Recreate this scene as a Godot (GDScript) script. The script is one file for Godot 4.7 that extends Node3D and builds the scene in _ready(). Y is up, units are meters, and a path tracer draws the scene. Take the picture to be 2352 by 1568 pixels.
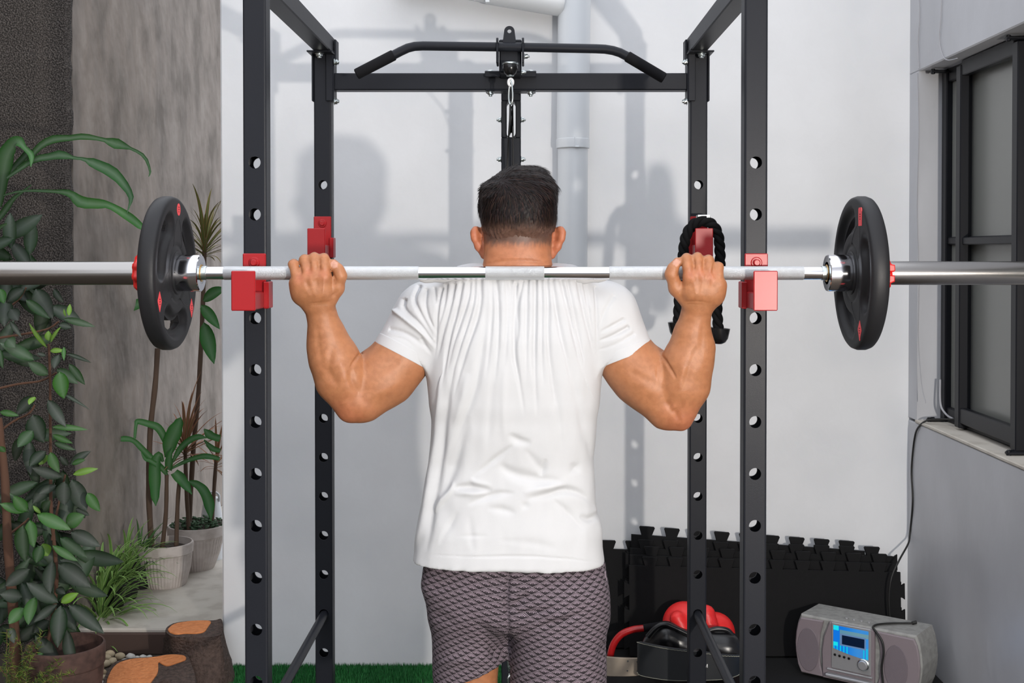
extends Node3D
# A man with a loaded barbell on his back inside a power rack, in a white-walled yard with a planted corner.
# The camera stands at (0, 1.46, 0) and looks along -z; PX() turns a measured picture point and a distance into a place in the yard.

const F := 2800.0
const CX := 1210.0
const CY := 621.0
const EYE := Vector3(0, 1.46, 0)
const PITCH := -0.0157
const WALL_D := 4.26

var M := {}
var origin_of := {}
var used := {}
var rng := RandomNumberGenerator.new()

func PX(x: float, y: float, d: float) -> Vector3:
	var v := Vector3((x - CX) / F, -(y - CY) / F, -1.0).rotated(Vector3.RIGHT, PITCH)
	return EYE + v * (d / -v.z)

# ---------------------------------------------------------------- mesh builder
class MB:
	var v := PackedVector3Array()
	var i := PackedInt32Array()
	var c := PackedColorArray()
	var uv := PackedVector2Array()
	var col := Color.WHITE
	func add(p: Vector3) -> int:
		v.append(p); c.append(col); uv.append(Vector2.ZERO)
		return v.size() - 1
	func tri_i(a: int, b: int, d: int) -> void:
		i.append(a); i.append(d); i.append(b)
	func quad_i(a: int, b: int, d: int, e: int) -> void:
		i.append(a); i.append(d); i.append(b); i.append(a); i.append(e); i.append(d)
	func tri(a: Vector3, b: Vector3, d: Vector3) -> void:
		tri_i(add(a), add(b), add(d))
	func quad(a: Vector3, b: Vector3, d: Vector3, e: Vector3) -> void:
		quad_i(add(a), add(b), add(d), add(e))
	func quad_out(a: Vector3, b: Vector3, d: Vector3, e: Vector3, centre: Vector3) -> void:
		if (d - a).cross(e - b).dot((a + b + d + e) * 0.25 - centre) >= 0: quad(a, b, d, e)
		else: quad(a, e, d, b)
	func tri_out(a: Vector3, b: Vector3, d: Vector3, centre: Vector3) -> void:
		if (b - a).cross(d - a).dot((a + b + d) / 3.0 - centre) >= 0: tri(a, b, d)
		else: tri(a, d, b)
	func box(at: Vector3, size: Vector3, bev := 0.002, bs := Basis()) -> MB:
		var h := size * 0.5
		bev = minf(bev, minf(h.x, minf(h.y, h.z)) * 0.6)
		var vert := func(s: Vector3, ax: int) -> Vector3:
			var q := h * s
			for k in 3:
				if k != ax: q[k] -= bev * s[k]
			return at + bs * q
		for ax in 3:
			var b := (ax + 1) % 3
			var d := (ax + 2) % 3
			for s in [-1.0, 1.0]:
				var q := []
				for t in [[-1.0, -1.0], [1.0, -1.0], [1.0, 1.0], [-1.0, 1.0]]:
					var e := Vector3.ZERO
					e[ax] = s; e[b] = t[0]; e[d] = t[1]
					q.append(vert.call(e, ax))
				quad_out(q[0], q[1], q[2], q[3], at)
			if bev > 0.0:
				for s in [-1.0, 1.0]:
					for t in [-1.0, 1.0]:
						var e0 := Vector3.ZERO
						e0[b] = s; e0[d] = t; e0[ax] = -1.0
						var e1 := e0
						e1[ax] = 1.0
						quad_out(vert.call(e0, b), vert.call(e1, b), vert.call(e1, d), vert.call(e0, d), at)
		if bev > 0.0:
			for s in [-1.0, 1.0]:
				for t in [-1.0, 1.0]:
					for u in [-1.0, 1.0]:
						var e := Vector3(s, t, u)
						tri_out(vert.call(e, 0), vert.call(e, 1), vert.call(e, 2), at)
		return self
	func frame(t: Vector3) -> Basis:
		var up := Vector3.UP if absf(t.y) < 0.9 else Vector3.RIGHT
		var x := up.cross(t).normalized()
		return Basis(x, t.cross(x).normalized(), t)
	func tube(pts: Array, radii: Variant, seg := 12, caps := true, flat_x := 1.0) -> MB:
		var n := pts.size()
		var last := -1
		var fr := Basis()
		var rings := []
		for k in n:
			var t: Vector3 = (pts[mini(k + 1, n - 1)] - pts[maxi(k - 1, 0)]).normalized()
			if k == 0: fr = frame(t)
			else:
				var x := (fr.x - t * fr.x.dot(t)).normalized()
				fr = Basis(x, t.cross(x).normalized(), t)
			var r: float = radii[k] if radii is Array else radii
			var start := v.size()
			for s in seg:
				var a := TAU * s / seg
				add(pts[k] + fr.x * (cos(a) * r * flat_x) + fr.y * (sin(a) * r))
			rings.append(start)
			if last >= 0:
				for s in seg:
					var s1 := (s + 1) % seg
					quad_i(last + s, last + s1, start + s1, start + s)
			last = start
		if caps:
			for e in [0, n - 1]:
				var m := add(pts[e])
				var base := v.size()
				for s in seg: add(v[rings[e] + s])
				for s in seg:
					if e == 0: tri_i(m, base + (s + 1) % seg, base + s)
					else: tri_i(m, base + s, base + (s + 1) % seg)
		return self
	func cyl(a: Vector3, b: Vector3, r: float, seg := 20, bev := 0.001) -> MB:
		var t := (b - a).normalized()
		return lathe([Vector2(0, 0), Vector2(r - bev, 0), Vector2(r, bev), Vector2(r, a.distance_to(b) - bev), Vector2(r - bev, a.distance_to(b)), Vector2(0, a.distance_to(b))], Transform3D(axis(t), a), seg)
	func axis(t: Vector3) -> Basis:   # y along t
		var f := frame(t)
		return Basis(f.x, f.z, -f.y)
	func lathe(prof: Array, xf: Transform3D, seg := 24, wob: Variant = null) -> MB:
		var n := prof.size()
		var last := -1
		for k in n:
			var again := 1
			if k > 0 and k < n - 1:
				var d0: Vector2 = prof[k] - prof[k - 1]
				var d1: Vector2 = prof[k + 1] - prof[k]
				if absf(d0.angle_to(d1)) > 0.62: again = 2
			for rep in again:
				var start := v.size()
				for s in seg:
					var a := TAU * s / seg
					var r: float = prof[k].x
					if wob != null: r *= wob.call(a, k)
					add(xf * Vector3(cos(a) * r, prof[k].y, sin(a) * r))
				if rep == 0 and last >= 0:
					for s in seg:
						var s1 := (s + 1) % seg
						quad_i(last + s, start + s, start + s1, last + s1)
				last = start
		return self
	func prism(poly: PackedVector2Array, depth: float, xf: Transform3D, bev := 0.0) -> MB:
		# the outline in x and y, from z = 0 to z = depth
		if Geometry2D.is_polygon_clockwise(poly):
			poly = poly.duplicate(); poly.reverse()
		var inner := poly
		if bev > 0.0:
			inner = PackedVector2Array()
			var n := poly.size()
			for k in n:
				var e0 := (poly[k] - poly[(k + n - 1) % n]).normalized()
				var e1 := (poly[(k + 1) % n] - poly[k]).normalized()
				inner.append(poly[k] + Vector2(-(e0.y + e1.y), e0.x + e1.x).normalized() * bev)
		var tr := Geometry2D.triangulate_polygon(inner)
		for z in [0.0, depth]:
			for k in range(0, tr.size(), 3):
				var a := xf * Vector3(inner[tr[k]].x, inner[tr[k]].y, z)
				var b := xf * Vector3(inner[tr[k + 1]].x, inner[tr[k + 1]].y, z)
				var d := xf * Vector3(inner[tr[k + 2]].x, inner[tr[k + 2]].y, z)
				var want := xf.basis.z * (1.0 if z > 0 else -1.0) * signf(depth)
				if (b - a).cross(d - a).dot(want) > 0: tri(a, b, d)
				else: tri(a, d, b)
		var n2 := poly.size()
		var levels := [[inner, 0.0], [poly, bev * signf(depth)], [poly, depth - bev * signf(depth)], [inner, depth]] if bev > 0.0 else [[poly, 0.0], [poly, depth]]
		for l in levels.size() - 1:
			for k in n2:
				var k1 := (k + 1) % n2
				var p: PackedVector2Array = levels[l][0]
				var q: PackedVector2Array = levels[l + 1][0]
				var a := xf * Vector3(p[k].x, p[k].y, levels[l][1])
				var b := xf * Vector3(p[k1].x, p[k1].y, levels[l][1])
				var d := xf * Vector3(q[k1].x, q[k1].y, levels[l + 1][1])
				var e := xf * Vector3(q[k].x, q[k].y, levels[l + 1][1])
				if depth * xf.basis.determinant() > 0: quad(a, b, d, e)
				else: quad(a, e, d, b)
		return self
	func ball(at: Vector3, r: Vector3, seg := 16, rings := 10, bs := Basis(), bump: Variant = null) -> MB:
		var start := v.size()
		for k in rings + 1:
			var p := PI * k / rings
			for s in seg:
				var a := TAU * s / seg
				var n := Vector3(sin(p) * cos(a), cos(p), sin(p) * sin(a))
				var f := 1.0
				if bump != null: f = bump.call(n)
				add(at + bs * (n * r * f))
		for k in rings:
			for s in seg:
				var s1 := (s + 1) % seg
				quad_i(start + k * seg + s, start + k * seg + s1, start + (k + 1) * seg + s1, start + (k + 1) * seg + s)
		return self
	func join(o: MB, xf := Transform3D()) -> MB:
		var start := v.size()
		for k in o.v.size():
			v.append(xf * o.v[k]); c.append(o.c[k]); uv.append(o.uv[k])
		for k in o.i: i.append(start + k)
		return self
	func relax(times: int, amount := 0.5) -> void:
		for again in times:
			var sum := PackedVector3Array()
			sum.resize(v.size())
			var cnt := PackedInt32Array()
			cnt.resize(v.size())
			for k in range(0, i.size(), 3):
				var a := i[k]; var b := i[k + 1]; var d := i[k + 2]
				sum[a] += v[b] + v[d]; sum[b] += v[a] + v[d]; sum[d] += v[a] + v[b]
				cnt[a] += 2; cnt[b] += 2; cnt[d] += 2
			for k in v.size():
				if cnt[k] > 0: v[k] = v[k].lerp(sum[k] / cnt[k], amount)
	func split(keep_z: float) -> void:
		# every triangle whose corners all face the viewer's side becomes four
		var n := normals()
		var mids := {}
		var old := i
		i = PackedInt32Array()
		for k in range(0, old.size(), 3):
			var t := [old[k], old[k + 1], old[k + 2]]
			var e := [-1, -1, -1]
			for q in 3:
				var a: int = t[q]
				var b: int = t[(q + 1) % 3]
				if maxf(n[a].z, n[b].z) < keep_z: continue
				var key := mini(a, b) * 1000000 + maxi(a, b)
				if not mids.has(key):
					mids[key] = v.size()
					# set the new point out to the curve that the two normals imply
					var p := (v[a] + v[b]) * 0.5
					var bow := (n[b] - n[a]).dot(v[b] - v[a]) * 0.125
					v.append(p + (n[a] + n[b]).normalized() * clampf(bow, -0.001, 0.001))
					c.append(c[a]); uv.append(Vector2.ZERO)
				e[q] = mids[key]
			var m := int(e[0] >= 0) + int(e[1] >= 0) + int(e[2] >= 0)
			if m == 3:
				for w in [t[0], e[0], e[2], e[0], t[1], e[1], e[2], e[1], t[2], e[0], e[1], e[2]]: i.append(w)
			elif m == 0:
				for w in t: i.append(w)
			else:
				# fan round whatever points there are
				var ring := []
				for q in 3:
					ring.append(t[q])
					if e[q] >= 0: ring.append(e[q])
				var s := 0
				while e[s] < 0: s += 1
				var first := ring.find(e[s])
				for q in range(1, ring.size() - 1):
					i.append(ring[first]); i.append(ring[(first + q) % ring.size()]); i.append(ring[(first + q + 1) % ring.size()])
	func normals() -> PackedVector3Array:
		var n := PackedVector3Array()
		n.resize(v.size())
		for k in range(0, i.size(), 3):
			var a := v[i[k]]
			var f := (v[i[k + 2]] - a).cross(v[i[k + 1]] - a)
			n[i[k]] += f; n[i[k + 1]] += f; n[i[k + 2]] += f
		for k in n.size():
			n[k] = n[k].normalized() if n[k].length_squared() > 1e-24 else Vector3.UP
		return n
	func mesh(shift := Vector3.ZERO) -> ArrayMesh:
		var a := []
		a.resize(Mesh.ARRAY_MAX)
		a[Mesh.ARRAY_NORMAL] = normals()
		var w := v
		if shift != Vector3.ZERO:
			w = Transform3D(Basis(), -shift) * v
		a[Mesh.ARRAY_VERTEX] = w
		a[Mesh.ARRAY_COLOR] = c
		a[Mesh.ARRAY_TEX_UV] = uv
		a[Mesh.ARRAY_INDEX] = i
		var m := ArrayMesh.new()
		m.add_surface_from_arrays(Mesh.PRIMITIVE_TRIANGLES, a)
		return m
	func bounds() -> AABB:
		var b := AABB(v[0], Vector3.ZERO)
		for p in v: b = b.expand(p)
		return b

# ---------------------------------------------------------------- scene tree
func world_of(n: Node) -> Vector3:
	return origin_of.get(n, Vector3.ZERO)

func name_for(called: String) -> String:
	var k: int = used.get(called, 0)
	used[called] = k + 1
	return called if k == 0 else "%s_%03d" % [called, k]

func tag(o: Node, label: String, category := "", group := "", kind := "") -> Node:
	if label: o.set_meta("label", label)
	if category: o.set_meta("category", category)
	if group: o.set_meta("group", group)
	if kind: o.set_meta("kind", kind)
	return o

func thing(called: String, label: String, category: String, at: Vector3, group := "", bs := Basis()) -> Node3D:
	var o := Node3D.new()
	o.name = name_for(called)
	add_child(o)
	o.transform = Transform3D(bs, at)
	origin_of[o] = at
	return tag(o, label, category, group)

func put(called: String, m: Mesh, mt: Material, parent: Node, xf: Transform3D) -> MeshInstance3D:
	var o := MeshInstance3D.new()
	o.mesh = m
	o.material_override = mt
	o.transform = xf
	if parent == self:
		o.name = name_for(called)
		add_child(o)
	else:
		var k := 0
		var nm := called
		while parent.has_node(NodePath(nm)):
			k += 1
			nm = "%s_%03d" % [called, k]
		o.name = nm
		parent.add_child(o)
	return o

func part(called: String, b: MB, mt: Material, parent: Node = self) -> MeshInstance3D:
	# b holds places in the yard; the mesh gets an origin of its own
	var box := b.bounds()
	var mid := box.get_center()
	if parent == self: mid.y = box.position.y
	var o := put(called, b.mesh(mid), mt, parent, Transform3D(Basis(), mid - world_of(parent)))
	origin_of[o] = mid
	return o

func local_part(called: String, b: MB, mt: Material, parent: Node) -> MeshInstance3D:
	return put(called, b.mesh(), mt, parent, Transform3D())

func structure(called: String, b: MB, mt: Material, label: String) -> MeshInstance3D:
	var o := part(called, b, mt)
	return tag(o, label, called.split("_")[0], "", "structure")

# ---------------------------------------------------------------- materials
func mat(called: String, col: Color, rough := 0.6, metal := 0.0) -> StandardMaterial3D:
	var m := StandardMaterial3D.new()
	m.resource_name = called
	m.albedo_color = col
	m.roughness = rough
	m.metallic = metal
	M[called] = m
	return m

func vmat(called: String, rough := 0.6) -> StandardMaterial3D:
	var m := mat(called, Color.WHITE, rough)
	m.vertex_color_use_as_albedo = true
	return m

func noise_tex(freq: float, size := 512, seed_ := 1, oct := 5, ramp: Gradient = null, normal := 0.0, kind := FastNoiseLite.TYPE_SIMPLEX_SMOOTH) -> NoiseTexture2D:
	var n := FastNoiseLite.new()
	n.noise_type = kind
	n.frequency = freq
	n.seed = seed_
	n.fractal_octaves = oct
	var t := NoiseTexture2D.new()
	t.width = size; t.height = size
	t.seamless = true
	t.noise = n
	if ramp: t.color_ramp = ramp
	if normal > 0.0:
		t.as_normal_map = true
		t.bump_strength = normal
	return t

func ramp(cols: Array) -> Gradient:
	var g := Gradient.new()
	g.offsets = PackedFloat32Array(cols.map(func(q): return q[0]))
	g.colors = PackedColorArray(cols.map(func(q): return q[1]))
	return g

func tri_map(m: StandardMaterial3D, scale: Vector3, world := true) -> void:
	m.uv1_triplanar = true
	m.uv1_world_triplanar = world
	m.uv1_scale = scale

func lin(r: float, g: float, b: float) -> Color:   # a vertex colour from an sRGB one
	return Color(r, g, b).srgb_to_linear()

# ---------------------------------------------------------------- distance fields
class Prim:
	var a: Vector3
	var ba: Vector3
	var inv: float
	var ra: float
	var rb: float
	var kind := 0
	var bs: Basis
	var rad: Vector3
	var tab: Array
	var cut := false
	var cp: Vector3
	var cn: Vector3
	func dist(p: Vector3) -> float:
		var e: float
		if kind == 0:
			var pa := p - a
			var t := clampf(pa.dot(ba) * inv, 0.0, 1.0)
			e = (pa - ba * t).length() - (ra + (rb - ra) * t)
		elif kind == 1:
			var q := (p - a) * bs
			var s := q / rad
			var k0 := s.length()
			e = k0 * (k0 - 1.0) / maxf((s / rad).length(), 1e-6)
		else:
			e = slab(p)
		if cut: e = maxf(e, (p - cp).dot(cn))
		return e
	func slab(p: Vector3) -> float:
		# rows of (y, x0, x1, z0, z1), top first
		var k := 0
		var n := tab.size()
		while k < n - 2 and p.y < tab[k + 1][0]: k += 1
		var r0: Array = tab[k]
		var r1: Array = tab[k + 1]
		var t := clampf((r0[0] - p.y) / (r0[0] - r1[0]), 0.0, 1.0)
		t = t * t * (3.0 - 2.0 * t) * 0.5 + t * 0.5
		var x0 := lerpf(r0[1], r1[1], t)
		var x1 := lerpf(r0[2], r1[2], t)
		var z0 := lerpf(r0[3], r1[3], t)
		var z1 := lerpf(r0[4], r1[4], t)
		var wx := (x1 - x0) * 0.5
		var wz := (z1 - z0) * 0.5
		var sx := absf((p.x - (x0 + x1) * 0.5) / wx)
		var sz := absf((p.z - (z0 + z1) * 0.5) / wz)
		var q := pow(pow(sx, 2.7) + pow(sz, 2.7), 1.0 / 2.7)
		var e := (q - 1.0) * minf(wx, wz)
		var top: float = p.y - tab[0][0]
		var bot: float = tab[n - 1][0] - p.y
		var h := maxf(top, bot)
		var kk := ra
		var m := clampf(0.5 - 0.5 * (e - h) / kk, 0.0, 1.0)
		return lerpf(e, h, m) + kk * m * (1.0 - m)

class Field:
	var groups := []       # [blend, [Prim ...]]
	var blend := 0.01      # between groups
	var planes := []       # [point, normal] that cut the whole
	func group(k: float) -> Field:
		groups.append([k, []])
		return self
	func cone(a: Vector3, b: Vector3, ra: float, rb: float) -> Prim:
		var p := Prim.new()
		p.a = a; p.ba = b - a
		p.inv = 1.0 / maxf(p.ba.length_squared(), 1e-9)
		p.ra = ra; p.rb = rb
		groups[-1][1].append(p)
		return p
	func chain(pts: Array, radii: Array) -> void:
		for k in pts.size() - 1: cone(pts[k], pts[k + 1], radii[k], radii[k + 1])
	func egg(a: Vector3, rad: Vector3, bs := Basis()) -> Prim:
		var p := Prim.new()
		p.kind = 1; p.a = a; p.rad = rad; p.bs = bs
		groups[-1][1].append(p)
		return p
	func rows(tab: Array, soft := 0.03) -> Prim:
		var p := Prim.new()
		p.kind = 2; p.tab = tab; p.ra = soft
		groups[-1][1].append(p)
		return p
	static func smin(a: float, b: float, k: float) -> float:
		var h := maxf(k - absf(a - b), 0.0)
		return minf(a, b) - h * h * 0.25 / k
	func at(p: Vector3, gs: Array) -> float:
		var d := 1e6
		for g in gs:
			var k: float = g[0]
			var e := 1e6
			for q in g[1]:
				var w: float = q.dist(p)
				var h := k - absf(e - w)
				e = minf(e, w)
				if h > 0.0: e -= h * h * 0.25 / k
			var h2 := blend - absf(d - e)
			d = minf(d, e)
			if h2 > 0.0: d -= h2 * h2 * 0.25 / blend
		for c in planes:
			d = maxf(d, (p - c[0]).dot(c[1]))
		return d
	func net(lo: Vector3, hi: Vector3, cell: float, out: MB) -> void:
		const B := 4
		var nb := Vector3i(((hi - lo) / (cell * B)).ceil())
		var n := nb * B + Vector3i.ONE
		var sx := 1
		var sy := n.x
		var sz := n.x * n.y
		var val := PackedFloat32Array()
		val.resize(n.x * n.y * n.z)
		val.fill(1e9)
		var vid := PackedInt32Array()
		vid.resize(n.x * n.y * n.z)
		vid.fill(-1)
		var active := []
		var half := cell * B * 0.5
		var diag := half * 1.7321
		# first large blocks, then small ones, each with only the pieces that come near it
		const S := 4
		var big := cell * B * S
		var big_diag := big * 0.8661
		var ns := Vector3i((Vector3(nb) / S).ceil())
		for qz in ns.z:
			for qy in ns.y:
				for qx in ns.x:
					var m0 := lo + (Vector3(qx, qy, qz) + Vector3.ONE * 0.5) * big
					var some := []
					var flat := []
					for g in groups:
						var keep := []
						for q in g[1]:
							if q.dist(m0) < big_diag * 1.3 + 0.03: keep.append(q)
						if keep:
							some.append([g[0], keep])
							flat.append_array(keep)
					if flat.is_empty(): continue
					for bz in range(qz * S, mini(qz * S + S, nb.z)):
						for by in range(qy * S, mini(qy * S + S, nb.y)):
							for bx in range(qx * S, mini(qx * S + S, nb.x)):
								var mid := lo + Vector3(bx, by, bz) * (cell * B) + Vector3.ONE * half
								var dc := 1e6
								var ds := PackedFloat32Array()
								for q in flat:
									var w: float = q.dist(mid)
									ds.append(w)
									dc = minf(dc, w)
								if dc > diag * 1.4 + 0.012 or dc < -diag * 1.5 - 0.004: continue
								var near := []
								var k := 0
								var lim := maxf(dc, 0.0) + diag * 2.1
								for g in some:
									var keep := []
									for q in g[1]:
										if ds[k] < lim + g[0]: keep.append(q)
										k += 1
									if keep: near.append([g[0], keep])
								if absf(at(mid, near)) > diag * 1.4: continue
								active.append(Vector3i(bx, by, bz))
								for z in B + 1:
									for y in B + 1:
										var row := (bx * B) + (by * B + y) * sy + (bz * B + z) * sz
										for x in B + 1:
											if val[row + x] > 1e8:
												val[row + x] = at(lo + Vector3(bx * B + x, by * B + y, bz * B + z) * cell, near)
		for b in active:
			for z in B:
				for y in B:
					var row: int = (b.x * B) + (b.y * B + y) * sy + (b.z * B + z) * sz
					for x in B:
						var o := row + x
						var v0 := val[o]; var v1 := val[o + 1]; var v2 := val[o + sy]; var v3 := val[o + sy + 1]
						var v4 := val[o + sz]; var v5 := val[o + sz + 1]; var v6 := val[o + sz + sy]; var v7 := val[o + sz + sy + 1]
						var neg := int(v0 < 0) + int(v1 < 0) + int(v2 < 0) + int(v3 < 0) + int(v4 < 0) + int(v5 < 0) + int(v6 < 0) + int(v7 < 0)
						if neg == 0 or neg == 8: continue
						var s := Vector3.ZERO
						var k := 0
						if (v0 < 0) != (v1 < 0): s += Vector3(v0 / (v0 - v1), 0, 0); k += 1
						if (v2 < 0) != (v3 < 0): s += Vector3(v2 / (v2 - v3), 1, 0); k += 1
						if (v4 < 0) != (v5 < 0): s += Vector3(v4 / (v4 - v5), 0, 1); k += 1
						if (v6 < 0) != (v7 < 0): s += Vector3(v6 / (v6 - v7), 1, 1); k += 1
						if (v0 < 0) != (v2 < 0): s += Vector3(0, v0 / (v0 - v2), 0); k += 1
						if (v1 < 0) != (v3 < 0): s += Vector3(1, v1 / (v1 - v3), 0); k += 1
						if (v4 < 0) != (v6 < 0): s += Vector3(0, v4 / (v4 - v6), 1); k += 1
						if (v5 < 0) != (v7 < 0): s += Vector3(1, v5 / (v5 - v7), 1); k += 1
						if (v0 < 0) != (v4 < 0): s += Vector3(0, 0, v0 / (v0 - v4)); k += 1
						if (v1 < 0) != (v5 < 0): s += Vector3(1, 0, v1 / (v1 - v5)); k += 1
						if (v2 < 0) != (v6 < 0): s += Vector3(0, 1, v2 / (v2 - v6)); k += 1
						if (v3 < 0) != (v7 < 0): s += Vector3(1, 1, v3 / (v3 - v7)); k += 1
						vid[o] = out.add(lo + (Vector3(b.x * B + x, b.y * B + y, b.z * B + z) + s / k) * cell)
		for b in active:
			for z in B:
				for y in B:
					for x in B:
						var gx: int = b.x * B + x
						var gy: int = b.y * B + y
						var gz: int = b.z * B + z
						var o := gx + gy * sy + gz * sz
						var w := vid[o]
						if w < 0: continue
						var a0 := val[o] < 0
						if gy > 0 and gz > 0 and a0 != (val[o + 1] < 0):
							edge(out, vid, o, o - sy, o - sy - sz, o - sz, a0)
						if gx > 0 and gz > 0 and a0 != (val[o + sy] < 0):
							edge(out, vid, o, o - sz, o - sz - 1, o - 1, a0)
						if gx > 0 and gy > 0 and a0 != (val[o + sz] < 0):
							edge(out, vid, o, o - 1, o - 1 - sy, o - sy, a0)
	func edge(out: MB, vid: PackedInt32Array, a: int, b: int, c: int, d: int, inside: bool) -> void:
		var w := [vid[a], vid[b], vid[c], vid[d]]
		if w[0] < 0 or w[1] < 0 or w[2] < 0 or w[3] < 0: return
		if inside: out.quad_i(w[0], w[1], w[2], w[3])
		else: out.quad_i(w[0], w[3], w[2], w[1])

# ---------------------------------------------------------------- camera, sky, lights, setting
func _ready() -> void:
	rng.seed = 7
	var cam := Camera3D.new()
	cam.name = "camera"
	cam.projection = Camera3D.PROJECTION_FRUSTUM
	cam.near = 0.05
	cam.far = 60.0
	cam.size = 0.05 * 1568.0 / F
	cam.frustum_offset = Vector2((1176.0 - CX) / F, -(784.0 - CY) / F) * 0.05
	cam.transform = Transform3D(Basis(Vector3.RIGHT, PITCH), EYE)
	add_child(cam)
	cam.current = true
	var env := Environment.new()
	env.tonemap_mode = Environment.TONE_MAPPER_LINEAR
	env.tonemap_exposure = 1.57
	env.background_mode = Environment.BG_SKY
	env.sdfgi_enabled = true
	env.ssao_enabled = true
	env.ssil_enabled = true
	var sky := Sky.new()
	var sm := ProceduralSkyMaterial.new()   # an even, overcast sky above the open yard
	sm.sky_top_color = Color(0.955, 0.97, 1.0)
	sm.sky_horizon_color = Color(0.9, 0.92, 0.945)
	sm.ground_bottom_color = Color(0.4, 0.4, 0.4)
	sm.ground_horizon_color = Color(0.5, 0.5, 0.5)
	sm.sky_energy_multiplier = 1.0
	sm.sun_angle_max = 0.0
	sky.sky_material = sm
	env.sky = sky
	env.background_energy_multiplier = 1.24
	var we := WorldEnvironment.new()
	we.name = "sky_and_exposure"
	we.environment = env
	add_child(we)
	# the photographer's flash, beside the camera on the right
	var flash := OmniLight3D.new()
	flash.name = "flash_lamp"
	flash.position = Vector3(1.1, 1.27, 0.1)
	flash.light_energy = 4.2
	flash.light_color = Color(1.0, 0.97, 0.93)
	flash.light_size = 0.04
	flash.omni_range = 20.0
	flash.omni_attenuation = 2.0
	flash.shadow_enabled = true
	add_child(flash)
	materials()
	setting()
	rack()
	barbell()
	person()
	clutter()
	garden()

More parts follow.
